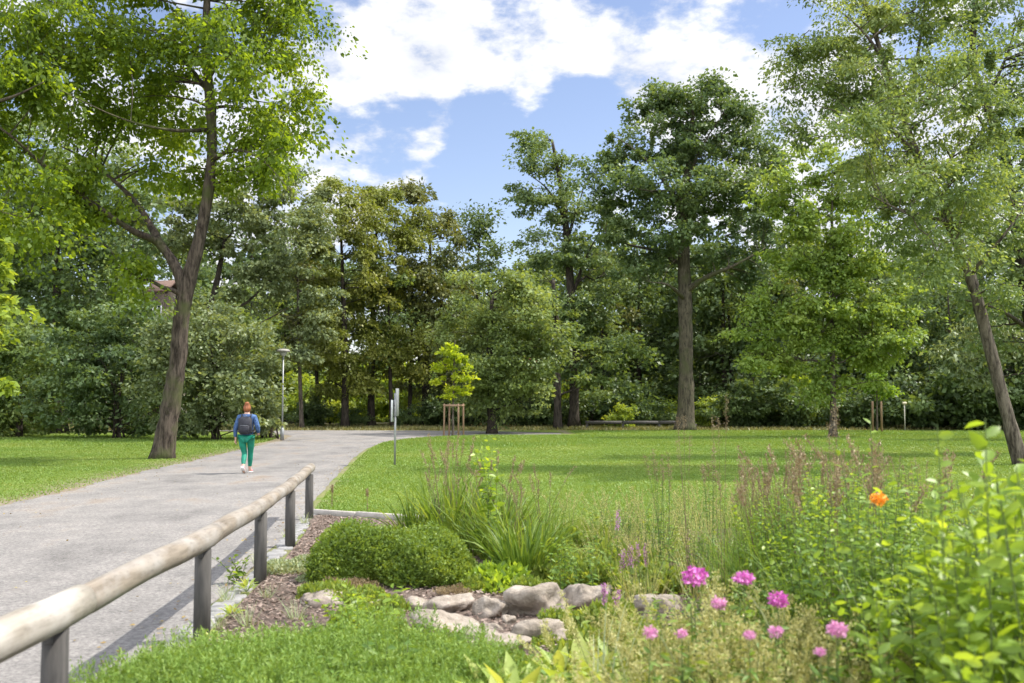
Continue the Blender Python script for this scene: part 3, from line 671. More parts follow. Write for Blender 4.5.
# ------------------------------------------------------------------ shrubs at the left
def shrub(name, D, bpx, blobs, leafmat, seed, label, nst=6, **kw):
    b = gnd(bpx, 405 + CAMH*FPX/D); b[1] = D; b[0] = (bpx-512)/FPX*D
    rng = RS(seed); bl = pxb(D, blobs); top = max(c[2] for c, r in bl)
    rows = np.array([[b[0], b[1], -.05, .09], [b[0], b[1], top*.35, .07], [b[0]+.1, b[1], top*.7, .04]])
    limbs = []
    for i in range(nst):
        c, r = bl[i % len(bl)]; s = np.array([b[0]+.3*rng.randn(), b[1]+.3*rng.randn(), -.03])
        m_ = (s+c)/2 + np.array([0, 0, .25*c[2]]); limbs.append(np.array([[*s, .06], [*m_, .045], [*c, .02]]))
    return tree(name, (b[0], b[1], 0), rows, limbs, bl, leafmat, 'bark_dark', rng, label, cat='shrub', **kw)

shrub('large_shrub', 44, 215, [(222,365,48,48),(205,330,36,34),(185,395,45,38),(245,395,34,38),(215,425,60,18),(255,350,24,34),(160,360,30,34)], 'leaf_grey', 21,
      'big rounded grey-green shrub between the lime trunk and the street lamp', clump=.85, lpc=130, L=.17, W=.09, shell=.6, density=1.25, nlimb=10)
shrub('large_shrub', 46, 120, [(115,380,48,42),(90,350,40,36),(140,335,36,34),(110,415,60,24),(70,400,40,30)], 'leaf_oak', 22,
      'dark green spreading shrub left of the lime trunk', clump=.9, lpc=130, L=.18, W=.1, shell=.6, density=1.2, nlimb=10)
shrub('large_shrub', 48, 20, [(20,400,50,32),(-20,370,50,50),(35,360,36,40),(10,425,70,14),(-70,390,50,50)], 'leaf_mid', 23,
      'low mid green shrub bank at the far left edge of the lawn', clump=.9, lpc=130, L=.18, W=.1, shell=.6, density=1.2, nlimb=10)
shrub('small_shrub', 46, 272, [(272,415,17,17),(262,425,20,12)], 'leaf_sage', 24, 'small pale shrub at the foot of the street lamp', clump=.5, lpc=110, L=.14, W=.08, shell=.5, nlimb=4)
tag(bpy.data.objects['large_shrub'], group='shrubs along the left lawn')

# ------------------------------------------------------------------ background wood: three kinds, copied
rng = RS(40)
def proto(name, H, R, leafmat, seed, L, lpc, tops, label, low=.25, cl=1.8, cat='tree', clump_density=1.0):
    r = RS(seed); bl = []
    for i in range(tops):
        z = H*(low + (1-low)*(i+.6)/(tops+.4)*.92); f = math.sin(PI*min(1, (i+1.0)/(tops+1.0))**.8)*.5 + .5
        a = r.rand()*2*PI; bl.append((np.array([R*.35*math.cos(a), R*.35*math.sin(a), z]), np.array([R*f, R*f, H*(1-low)/tops*.75])))
    rows = np.array([[0, 0, -.05, H*.017], [.1, 0, H*.3, H*.013], [0, .1, H*.6, H*.009], [0, 0, H*.9, H*.003]])
    return tree(name, (0, 0, 0), rows, [], bl, leafmat, 'bark_dark', r, label, cat=cat, clump=cl, lpc=lpc, L=L, W=L*.6, nlimb=10, shell=.5, density=clump_density)
WOOD = 'trees of the wood behind the lawn'
pa = proto('broadleaf_tree', 15, 4.6, 'leaf_dark', 41, .34, 110, 4, 'dark broadleaf tree standing in the wood behind the lawn')
pb = proto('broadleaf_tree', 13, 4.2, 'leaf_mid', 42, .32, 110, 4, 'mid green broadleaf tree standing in the wood behind the lawn')
pc = proto('conifer_tree', 16, 3.2, 'leaf_oak', 43, .3, 110, 5, 'narrow dull green tree standing in the wood behind the lawn', low=.15)
protos = [pa, pb, pc]
spots = []
for i in range(17): spots.append((-330 + i*100 + rng.uniform(-22, 22), rng.uniform(82, 92), None))
for i in range(13): spots.append((-150 + i*105 + rng.uniform(-25, 25), rng.uniform(100, 112), None))
spots += [(655, 88, (1, 1.25)), (600, 92, (0, 1.3)), (720, 90, (0, 1.3)), (690, 100, (1, 1.4)), (760, 88, (1, 1.2)), (800, 92, (0, 1.2)), (90, 90, (0, 1.35)), (170, 96, (1, 1.45)), (10, 92, (2, 1.4)), (250, 98, (0, 1.35)), (300, 96, (0, 1.3)), (940, 78, (1, 1.1)), (985, 76, (0, 1.1)), (905, 84, (1, 1.15)), (870, 82, (0, 1.1)), (520, 100, (1, 1.3)), (640, 76, (0, .9)), (725, 74, (0, .95)), (775, 72, (2, .8)), (905, 70, (0, .8)), (950, 66, (2, .62)), (1010, 64, (0, .7)), (1070, 62, (0, .8)), (610, 84, (1, .95)), (250, 84, (1, 1.0)), (130, 80, (2, 1.05)), (-20, 74, (0, 1.1)), (520, 84, (2, .9))]
spots = [q_ for q_ in spots if q_[:2] not in ((520, 84), (610, 84))]
first = {0: True, 1: True, 2: True}
for px, D, fx in spots:
    if fx is None and 285 < px < 640 and D < 96: continue
    k, s = fx if fx else (rng.choice(3, p=[.5, .25, .25]), rng.uniform(.72, 1.0))
    loc = ((px-512)/FPX*D, D, 0); p = protos[k]
    if first[k]: first[k] = False; p.location = loc; p.scale = (s,)*3; p['group'] = WOOD
    else: copy_tree(p, loc, rng.rand()*6.28, s, group=WOOD)
UND = 'undergrowth shrubs at the edge of the wood'
sa = proto('understory_shrub', 3.0, 2.0, 'leaf_dark', 44, .2, 110, 2, 'dark leafy bush in the undergrowth at the edge of the wood', low=.05, cl=.8, cat='shrub')
sb = proto('understory_shrub', 2.6, 1.9, 'leaf_yellowgreen', 45, .2, 110, 2, 'sunlit bright green bush in the undergrowth at the edge of the wood', low=.05, cl=.8, cat='shrub')
sc_ = proto('understory_shrub', 2.4, 1.8, 'leaf_oak', 46, .2, 100, 2, 'dull green bush in the undergrowth at the edge of the wood', low=.05, cl=.8, cat='shrub')
sp3 = [sa, sb, sc_]; first = {0: True, 1: True, 2: True}
spots = [(330,80,1,1.3),(392,82,1,1.5),(300,84,1,1.6),(365,84,1,1.4),(420,86,1,1.5),(345,80,1,1.1),(535,84,1,1.4),(565,82,1,1.3),(600,84,1,1.4),(830,74,1,.9),(745,74,1,.9),(318,90,1,2.2),(350,96,1,2.4),(385,93,1,2.2),(412,98,1,2.2),(455,94,0,1.8),(622,66,1,.62),(640,72,1,.8),(610,90,1,1.8),(545,92,1,2),(580,94,1,2.2),(590,74,0,.6),(655,69,2,.8),(672,70,1,.7),(712,68,1,.8),(735,66,0,1.1),(752,67,0,1.4),(790,66,0,1.1),(810,70,1,1.0),(850,66,2,1.0),(865,64,0,1.1),(905,64,2,1.1),(930,63,0,1.5),(960,62,0,1.7),(990,63,2,1.4),(1020,62,0,1.7),(1060,60,0,1.8),(440,70,0,.9),(470,68,0,1.0),(515,68,0,1.1),(535,70,2,.9),(480,80,2,1.5),(405,70,2,.6),(355,69,2,.6),(310,68,0,.8),(700,80,0,2.2),(650,84,0,2.4),(560,86,0,1.7),(770,80,0,2.2),(830,80,0,2.4),(880,78,0,2.2),(300,100,0,2.4),(440,100,0,2.4),(500,104,0,1.4)]
spots += [(q_, 70+(i_*7) % 6, (0, 2, 0, 1)[i_ % 4], .9+.3*((i_*5) % 3)) for i_, q_ in enumerate(range(575, 1100, 31))]
for i in range(15): spots.append((-260+i*105, 118, 0 if i % 2 else 2, 3.2))
for i in range(6): spots.append((-300+i*60, 62, 0 if i % 2 else 2, 1.6))
for px, D, k, s in spots:
    loc = ((px-512)/FPX*D, D, 0); p = sp3[k]
    if first[k]: first[k] = False; p.location = loc; p.scale = (s,)*3; p['group'] = UND
    else: copy_tree(p, loc, rng.rand()*6.28, s, group=UND)

r = RS(60)
for i, (px, D, lab) in enumerate([(302,64,'brown-trunked slender tree just right of the street lamp'),(320,70,'slender dark tree leaning right behind the path bend'),(392,68,'thin dark trunk between the golden trees and the sign'),(409,71,'thin dark trunk directly right of the sign post'),
        (440,73,'dark slender trunk just left of the staked sapling'),(592,70,'thin straight trunk right of the tall blue-green tree'),(604,74,'second thin trunk right of the tall blue-green tree'),(545,72,'thin leaning trunk left of the alder-like tree'),(735,74,'slender dark trunk in the shade right of the oak'),(792,72,'slender dark trunk behind the layered bright tree')]):
    ln = r.uniform(-12, 12)
    T('slender_tree', 0, D, 0, [(px,428,2.2),(px+ln*.4,380,1.9),(px+ln*.7,330,1.5),(px+ln,270,.8)],
      [(px+ln,275,22,26),(px+ln*.8+8,315,24,22),(px+ln*.7-10,350,22,18)], ('leaf_larch','leaf_mid','leaf_mid')[i % 3], 'bark_right' if i == 0 else 'bark_dark', 600+i, lab,
      clump=1.2, lpc=90, L=.22, W=.13, nlimb=6, shell=.3, group='slender trunks among the far trees')
# ------------------------------------------------------------------ staked saplings
T('sapling', 0, 50, 0, [(453,436,1.1),(453,410,.9),(454,375,.7),(455,340,.35)],
  [(450,346,9,7),(456,358,16,6),(446,366,16,6),(460,376,14,5),(443,379,12,5),(455,389,16,5),(452,352,9,7),(468,366,8,4),(450,396,10,4)],
  'leaf_sapling', 'bark_right', 31, 'bright yellow-green sapling inside a frame of wooden stakes', clump=.34, lpc=48, L=.13, W=.075, nlimb=16, shell=.2, flat=.35, density=.9, twig=.012, hang=.3)
T('sapling', 0, 58, 0, [(877,433,.9),(877,400,.7),(876,370,.4)],
  [(876,372,16,12),(870,388,14,8),(884,390,14,8)], 'leaf_lime', 'bark_right', 32, 'sapling held by tall stakes at the far right edge of the lawn', clump=.45, lpc=70, L=.15, W=.09, nlimb=8, shell=.2, flat=.5, twig=.012)
def stake_frame(px, D, r, h, label, bars=True):
    x = (px-512)/FPX*D; t = empty('stake_frame', (x, D, 0), 0, label, 'tree stakes', 'stakes round the young trees')
    pts = [(r*math.cos(a), r*math.sin(a)) for a in (.5, .5+PI/2, .5+PI, .5+1.5*PI)]
    for (a, b) in pts:
        MB().tube([(a*1.05, b*1.05, -.02), (a, b, h*.97), (a, b, h)], [.045, .043, .036], 10).build('stake', MAT['stake'], t)
    if bars:
        for i in range(4):
            (a, b), (c, d) = pts[i], pts[(i+1) % 4]
            MB().box(((a+c)/2*1.06, (b+d)/2*1.06, h-.09), (math.hypot(c-a, d-b)+.12, .035, .09), math.atan2(d-b, c-a), .005).build('crossbar', MAT['stake'], t, False)
stake_frame(454, 50, .52, 1.62, 'square frame of brown wooden stakes around the sapling by the path')
stake_frame(876, 57, .33, 1.75, 'group of tall brown stakes around the far right sapling', False)
# ------------------------------------------------------------------ street lamp, signs, barrier, houses
def X(px, D): return (px-512)/FPX*D
t = empty('street_lamp', (X(283, 44), 44, 0), 0, 'slim grey park lamp with a flat round shade beside the path', 'street lamp')
b = MB(); b.tube([(0, 0, -.02), (0, 0, 3.75)], [.042, .034], 14); b.build('pole', MAT['metal_grey'], t)
b = MB(); V, Q = lathe([(.0, 0), (.085, 0), (.085, .5), (.06, .52), (.058, .56)], 16); b.add(V, Q); b.build('base_sleeve', MAT['metal_grey'], t)
b = MB(); V, Q = lathe([(.05, 3.70), (.09, 3.74), (.15, 3.80), (.15, 3.9), (.0, 3.9)], 20); b.add(V, Q); b.build('lamp_glass', simple('lamp_glass', (.38, .38, .35), None, 5, .3, 0), t)
b = MB(); V, Q = lathe([(.0, 3.90), (.28, 3.90), (.31, 3.93), (.25, 4.0), (.1, 4.03), (0, 4.04)], 24); b.add(V, Q); b.build('lamp_shade', simple('lamp_shade', (.33, .31, .28), None, 5, .5, 0), t)

D = 25.9
t = empty('sign_post', (X(395.5, D), D, 0), 0, 'grey post with two narrow signs seen edge-on at the lawn edge', 'sign')
MB().tube([(0, 0, -.02), (0, 0, 1.86)], .028, 12).build('pole', MAT['metal_grey'], t)
b = MB(); b.box((.045, .05, 1.62), (.035, .3, .72), -.06, .006); b.build('sign_panel', MAT['sign_back'], t, False)
b = MB(); b.box((-.065, -.05, 1.40), (.03, .3, .56), -.06, .006); b.build('sign_panel', simple('sign_panel_light', (.40, .42, .42), (.32, .34, .34), 3, .5, 0), t, False)
b = MB()
for z in (1.25, 1.55): b.box((-.02, 0, z), (.1, .05, .03), 0, .004)
b.build('bracket', MAT['metal_dark'], t, False)

D = 60
t = empty('marker_post', (X(903.6, D), D, 0), 0, 'thin pale marker post with small head at the far right lawn edge', 'post')
MB().tube([(0, 0, -.02), (0, 0, 1.6)], .035, 10).build('pole', simple('pale_paint', (.55, .52, .42), None, 5, .6, 0), t)
MB().box((0, 0, 1.66), (.26, .12, .16), .3, .02).build('post_head', simple('pale_paint_head', (.62, .55, .38), None, 5, .6, 0), t, False)

D = 64.5
t = empty('log_barrier', (X(640, D), D, 0), 0, 'long low dark log barrier on short posts left of the great oak', 'barrier')
for i in range(3):
    x0 = -3.55 + i*2.37; mb = MB(); mb.tube([(x0, 0, .42), (x0+1.2, .02, .43), (x0+2.33, 0, .42)], [.11, .10, .105], 12); mb.build('rail', MAT['wood_post'], t)
for i in range(4): MB().tube([(-3.45+i*2.33, .02, -.03), (-3.45+i*2.33, .02, .34)], .09, 10).build('post', MAT['wood_post'], t)

def wall_with_windows(t, W, H, wins, mat, depth=8):
    b = MB(); b.box((0, depth/2, H/2), (W, depth, H)); b.build('wall', mat, t, False)
    for (x, z, w_, h_) in wins:
        f = MB(); 
        for dx in (-1, 1): f.box((x+dx*(w_/2+.04), -.03, z), (.08, .10, h_+.16))
        for dz in (-1, 1): f.box((x, -.032, z+dz*(h_/2+.04)), (w_, .10, .08))
        f.box((x, -.034, z), (.05, .09, h_)); fo = f.build('window', MAT['frame'], t, False)
        MB().box((x, -.012, z), (w_-.01, .03, h_-.01)).build('pane', MAT['glass'], fo, False)
def gable_roof(t, W, H, rise, mat, depth=8, over=.5):
    V = [(-W/2-over, -over, H-.15), (W/2+over, -over, H-.15), (W/2+over, depth+over, H-.15), (-W/2-over, depth+over, H-.15), (-W/2-over, depth/2, H+rise), (W/2+over, depth/2, H+rise)]
    V2 = [(x, y, z-.2) for x, y, z in V]
    return mesh('roof', V+V2, [[0,1,5,4],[2,3,4,5],[7,6,10,11],[9,8,11,10],[0,6,7,1],[3,2,8,9],[0,4,10,6],[4,3,9,10],[1,7,11,5],[5,11,8,2]], None, mat, t)
MAT['frame'] = simple('window_frame', (.7, .7, .68), None, 5, .5, 0)
m, nt_, NN, LL, B, O = M('window_glass'); B.inputs['Base Color'].default_value = (.03, .04, .05, 1); B.inputs['Roughness'].default_value = .08; MAT['glass'] = m
MAT['render_white'] = simple('render_white', (.72, .70, .66), (.62, .60, .56), .6, .9, .05)
MAT['render_rose'] = simple('render_rose', (.62, .44, .38), (.54, .38, .33), .6, .9, .05)
MAT['roof_brown'] = simple('roof_brown', (.17, .11, .085), (.10, .065, .05), 3, .9, .4, .03, sc=(1, 1, 4))
MAT['roof_red'] = simple('roof_red', (.34, .15, .09), (.24, .10, .06), 3, .9, .4, .03, sc=(1, 1, 4))
wl = [(x, z, 1.2, 1.4) for x in (-5, -2, 1, 4) for z in (1.8, 4.7)]
t = empty('house', (X(545, 118), 118, 0), 0, 'white rendered house glimpsed between the trunks left of the oak', 'house')
wall_with_windows(t, 14, 6.4, wl, MAT['render_white']); r_ = gable_roof(t, 14, 6.4, 3, MAT['roof_red']); MB().box((3, 4, 9.4), (.7, .7, 1.6), 0, .02).build('chimney', MAT['roof_brown'], r_, False)
t = empty('house', (X(665, 100), 100, 0), .1, 'rose-coloured house glimpsed through leaves just left of the oak trunk', 'house')
wall_with_windows(t, 6, 5.4, [(-1.5, 1.7, 1.1, 1.3), (1.3, 1.7, 1.1, 1.3), (-1.5, 4.2, 1.1, 1.2), (1.3, 4.2, 1.1, 1.2)], MAT['render_rose']); gable_roof(t, 6, 5.4, 2.4, MAT['roof_red'])
t = empty('tower', (X(156, 75), 75, 0), -.2, 'narrow brown tower with a small pitched roof glimpsed behind the lime tree fork', 'tower')
wall_with_windows(t, 1.5, 10.4, [(0, 8.6, .6, .9)], MAT['bark_dark'], 2.0); gable_roof(t, 1.5, 10.4, .7, MAT['roof_brown'], 2.0, .15)
t = empty('garden_shed', (X(771, 68.5), 68.5, 0), .3, 'small white shed with a red roof at the wood edge right of the oak', 'shed')
wall_with_windows(t, 1.1, 1.05, [(0, .6, .4, .4)], MAT['render_white'], 1.2); gable_roof(t, 1.1, 1.05, .4, MAT['roof_red'], 1.2, .12)

# ------------------------------------------------------------------ rail fence
MAT['log'] = log_mat('peeled_log', (.12, .10, .078), (.25, .212, .165), (.29, .27, .24))
MAT['log_pale'] = log_mat('peeled_log_pale', (.19, .165, .13), (.33, .30, .25), (.39, .365, .325))
fx = np.array([-1.90, -1.93, -1.94, -2.04, -2.20, -2.43, -2.75, -2.80]); fy = np.array([.8, 1.95, 4.3, 6.65, 8.8, 11.0, 13.6, 13.95])
t = empty('rail_fence', (-2.2, 8, 0), 0, 'low rail fence of round peeled logs on short posts between path and bed', 'fence')
o_ = (-2.2, 8, 0); rng = RS(77)
segs = [(.8, 4.56, .080, 'log_pale', .668), (4.50, 6.95, .070, 'log', .662), (6.90, 8.98, .068, 'log', .665), (8.93, 11.12, .065, 'log', .672), (11.07, 13.95, .063, 'log', .68)]
for a, b_, r, mt_, z in segs:
    yy = np.linspace(a, b_, 14); xx = np.interp(yy, fy, fx)
    rad = r*(1+.02*np.convolve(rng.randn(18), np.ones(5)/2.2, 'valid')); rad[0] *= .96; rad[-1] *= .96
    pts = np.stack([xx, yy, z + .004*np.convolve(rng.randn(18), np.ones(5)/2.2, 'valid')], 1)
    MB().tube(pts, rad, 22, True, .006, rng).build('rail', MAT[mt_], t, True, o_)
for i in range(1, 7):
    z = .60 + (.01 if i > 3 else 0)
    MB().tube([(fx[i]+.008*rng.randn(), fy[i], -.1), (fx[i], fy[i], z*.5), (fx[i], fy[i], z)], [.057, .055, .053], 16, True, .012, rng).build('post', MAT['wood_post'], t, True, o_)

for i in range(1, 7):   # fixing straps over the rail joints
    MB().box((fx[i], fy[i]-.062, .585), (.03, .012, .07), 0, .003).build('bracket', MAT['metal_dark'], t, False, o_)
# ------------------------------------------------------------------ rocks
import bmesh
m, nt2, NN, LL, B, O = M('garden_rock')
n1 = noise(nt2, 6, 8, .65); n2 = noise(nt2, 1.6, 4, .6); n3 = noise(nt2, 30, 6, .7)
c = ramp(nt2, n1, [(.28, (.12, .095, .07)), (.46, (.26, .22, .175)), (.72, (.40, .355, .30))])
c = mix(nt2, ramp(nt2, n2, [(.5, (0, 0, 0)), (.75, (.7, .7, .7))]), c, (.34, .24, .19))
c = mix(nt2, .4, c, ramp(nt2, n3, [(.3, (.6, .6, .6)), (.7, (1.3, 1.3, 1.3))]), 'MULTIPLY')
LL.new(c, B.inputs['Base Color']); B.inputs['Roughness'].default_value = .9; bump(nt2, n1, B, 1.0, .05); MAT['rock'] = m
def rock(px, py, w, h, label, z0=0.0, dep=.8, seed=0, name='rock'):
    p = gnd(px, py + h/2, z0); D = p[1]; W = 1.12*w/FPX*D; H = h/FPX*D*1.05
    bm = bmesh.new(); bmesh.ops.create_icosphere(bm, subdivisions=4, radius=1)
    V = np.array([v.co[:] for v in bm.verts]); F = np.array([[v.index for v in f.verts] for f in bm.faces]); bm.free()
    r = RS(seed); pl = unit(r.randn(12, 3)*np.array([1, 1, 1.6])); dd = .45 + .45*r.rand(12)
    s = np.maximum(V @ pl.T / dd, 0); rad = (1 + (s**20).sum(1))**(-1/20.)
    fr = r.randn(6, 3)*3.2; ph = r.rand(6)*6.28; nn = sum(np.sin(V @ f + q) for f, q in zip(fr, ph))*.028
    fr = r.randn(8, 3)*9; nn += sum(np.sin(V @ f + q) for f, q in zip(fr, ph[[0,1,2,3,4,5,0,1]]))*.014
    V = V*(rad + nn)[:, None]; V /= np.abs(V).max(0)
    V *= np.array([W/2, W/2*dep, H*.62]); V[:, 2] += H*.34
    o = mesh(name, V, None, F, MAT['rock'], None, True); o.location = (p[0], p[1]+W*dep*.4, z0); o.rotation_euler = (0, 0, .25*r.randn())
    return tag(o, label, 'rock', 'rocks along the edge of the bed')
for i, a in enumerate([
    (452,604,58,24,'flat-topped rounded rock in the back row below the gap between the box shrubs'),
    (492,610,36,22,'small grey rock wedged left of the largest dark boulder'),
    (536,603,64,34,'large smooth grey-brown boulder in the middle of the back row'),
    (508,621,17,13,'fist-sized stone tucked under the front of the large boulder'),
    (591,601,62,30,'broad pale boulder right of the large smooth boulder'),
    (494,629,22,10,'thin flat stone lying below the small wedged rock'),
    (662,607,52,26,'pale rough boulder half hidden by plants below the pink flowers'),
    (412,607,34,14,'low brownish slab at the left of the back row'),
    (381,606,24,11,'leftmost small slab of the back row, under the box shrub'),
    (442,626,74,26,'long light rounded boulder lying at the front left of the rock edge'),
    (538,635,52,26,'mottled mossy rock below the large smooth boulder'),
    (500,648,56,22,'pale cracked rock at the very front of the rock edge'),
    (572,640,56,16,'whitish flat slab at the front, right of the mossy rock'),
    (619,632,44,16,'flat pale stone among the low plants right of the slab'),
    (318,602,52,16,'thin flat stone lying alone on the mulch near the fence'),
    (764,592,36,26,'dark grey stone half hidden behind the single magenta flower'),
    (478,640,40,15,'small brown stone between the long light boulder and the cracked rock')]):
    px, py, w_, h_, lab = a; rock(px, py, w_, h_, lab, 0.0, .75, 100+i)

# ------------------------------------------------------------------ person and backpack
def skin(name, pts, edges, rad, mat, parent, lv=2):
    me = bpy.data.meshes.new(name); me.from_pydata([tuple(map(float, p)) for p in pts], edges, []); me.materials.append(mat)
    o = bpy.data.objects.new(name, me); C.objects.link(o); o.parent = parent
    md = o.modifiers.new('skin', 'SKIN'); md.use_smooth_shade = True
    for i, r in enumerate(rad):
        sv = me.skin_vertices[0].data[i]; sv.radius = (r, r) if np.isscalar(r) else r; sv.use_root = (i == 0)
    s = o.modifiers.new('sub', 'SUBSURF'); s.levels = lv; s.render_levels = lv
    return o
MAT['skin'] = simple('skin_tone', (.55, .34, .25), (.50, .30, .22), 5, .5, 0)
MAT['hair'] = simple('red_hair', (.34, .12, .045), (.10, .035, .015), 45, .5, .5, .01, sc=(1, 1, .2))
MAT['denim'] = simple('denim', (.08, .15, .30), (.025, .055, .14), 14, .85, .8, .02)
MAT['leggings'] = simple('green_leggings', (.012, .24, .15), (.006, .12, .078), 9, .6, .2, .004)
MAT['shoe'] = simple('pink_shoe', (.55, .26, .27), (.4, .18, .2), 12, .6, 0)
MAT['sole'] = simple('white_sole', (.75, .73, .7), None, 12, .6, 0)
MAT['pack'] = simple('dark_backpack', (.035, .036, .045), (.02, .02, .026), 18, .7, .3, .005)
MAT['pack_grey'] = simple('backpack_trim', (.16, .17, .19), None, 18, .6, 0)
fp = gnd(246, 473.5)
person = empty('person', (fp[0], fp[1], 0), .05, 'person with red hair bun, denim jacket and green leggings walking away on the path', 'person')
# joints (x right, y away from the camera): one continuous body
J = [(0,0,.86),(0,0,1.0),(0,.01,1.15),(0,.0,1.27),(0,.01,1.36),(0,.03,1.44),(0,.035,1.51),(0,.115,1.455),
     (-.09,0,.82),(-.055,.07,.46),(-.02,-.22,.17),(-.02,-.19,.10),(-.02,-.12,.03),
     (.09,0,.82),(.06,.16,.47),(.035,.22,.10),(.035,.28,.04),(.035,.40,.045),
     (-.165,0,1.27),(-.235,-.03,1.03),(-.255,.04,.80),(-.255,.06,.73),
     (.165,0,1.27),(.25,-.05,1.04),(.235,.12,.90),(.225,.19,.885)]
E = [(0,1),(1,2),(2,3),(3,4),(4,5),(5,6),(5,7),(0,8),(8,9),(9,10),(10,11),(11,12),(0,13),(13,14),(14,15),(15,16),(16,17),
     (3,18),(18,19),(19,20),(20,21),(3,22),(22,23),(23,24),(24,25)]
R = [(.13,.10),(.115,.085),(.13,.09),(.10,.08),.05,(.075,.09),(.07,.08),.02,
     .085,.055,.036,.035,.028,.085,.055,.036,.035,.028,
     .048,.038,.026,(.03,.018),.048,.038,.026,(.03,.018)]
for s, w0, dx in ((21, (-.255,.06,.73), 1), (25, (.225,.19,.885), -1)):
    for k in range(5):
        fwd = np.array([0, .15, -1.0]) if s == 21 else np.array([0, .9, -.35])
        fwd /= np.linalg.norm(fwd); side = np.array([.3, .9, .1]) if s == 21 else np.array([1, 0, .2]); side /= np.linalg.norm(side)
        ln = [.045, .062, .07, .065, .05][k]; off = [-.03, -.018, -.006, .006, .018][k]
        if k == 0: p1 = np.array(w0) + side*-.03 + fwd*.0; p2 = p1 + fwd*.035 - side*.02
        else: p1 = np.array(w0) + side*off + fwd*.035; p2 = p1 + fwd*ln*.6 + np.array([dx*.012, 0, 0])
        J += [tuple(p1), tuple(p2)]; E += [(s, len(J)-2), (len(J)-2, len(J)-1)]; R += [.0095, .008]
skin('body', J, E, R, MAT['skin'], person)
skin('jacket', [(0,0,.84),(0,0,.93),(0,.0,1.05),(0,.01,1.17),(0,0,1.27),(0,.01,1.345),(-.17,0,1.275),(-.245,-.03,1.03),(-.262,.035,.82),(.17,0,1.275),(.258,-.05,1.04),(.243,.10,.915)],
     [(0,1),(1,2),(2,3),(3,4),(4,5),(4,6),(6,7),(7,8),(4,9),(9,10),(10,11)],
     [(.175,.125),(.165,.12),(.15,.115),(.16,.12),(.135,.11),(.07,.065),.07,.056,.043,.07,.056,.043], MAT['denim'], person)
skin('leggings', [(0,0,.88),(-.095,.0,.80),(-.09,.02,.64),(-.055,.07,.46),(-.04,-.08,.32),(-.022,-.20,.19),(.09,0,.80),(.08,.08,.64),(.06,.16,.47),(.05,.19,.30),(.036,.22,.12)],
     [(0,1),(1,2),(2,3),(3,4),(4,5),(0,6),(6,7),(7,8),(8,9),(9,10)],
     [(.155,.125),.108,.088,.064,.062,.040,.108,.088,.064,.062,.040], MAT['leggings'], person)
for sx, sy, sz in ((-.02, -.27, .12), (.035, .26, 0)):
    sh = skin('shoe', [(sx, sy-.02, .06+sz), (sx, sy+.06, .05+sz*.65), (sx, sy+.17, .042+sz*.05)], [(0,1),(1,2)], [(.045,.05),(.045,.045),(.04,.032)], MAT['shoe'], person)
    b = MB(); b.tube([(sx, sy-.07, .022+sz*1.2), (sx, sy+.06, .018+sz*.62), (sx, sy+.20, .016+sz*.02)], [.042, .046, .036], 10, True, flat=.35); b.build('sole', MAT['sole'], sh)
skin('hair', [(0,-.02,1.375),(0,-.01,1.45),(0,.02,1.53),(0,-.02,1.585),(0,-.03,1.62)], [(0,1),(1,2),(2,3),(3,4)], [(.06,.05),(.095,.09),(.09,.092),(.048,.048),(.058,.055)], MAT['hair'], person)
bp_ = empty('backpack', (fp[0]+.01, fp[1]-.18, .90), .05, 'dark backpack with front pocket worn over the denim jacket', 'backpack')
b = MB(); b.box((0, 0, .19), (.29, .15, .40), 0, .055); b.build('pack_body', MAT['pack'], bp_)
b = MB(); b.box((0, -.095, .11), (.22, .06, .18), 0, .025); b.build('front_pocket', MAT['pack'], bp_)
b = MB(); b.tube([(-.09, -.129, .185), (0, -.131, .192), (.09, -.129, .185)], .006, 6); b.build('zip', MAT['pack_grey'], bp_)
b = MB(); b.tube([(-.03, 0, .38), (-.02, 0, .42), (.02, 0, .42), (.03, 0, .38)], .008, 6); b.build('grab_loop', MAT['pack_grey'], bp_)
for s in (-1, 1):
    b = MB(); b.tube([(s*.09, .06, .36), (s*.105, .13, .425), (s*.115, .22, .44), (s*.12, .29, .36), (s*.125, .30, .2), (s*.14, .20, .08), (s*.13, .06, .03)], .016, 8, True, flat=1.6); b.build('strap', MAT['pack'], bp_)
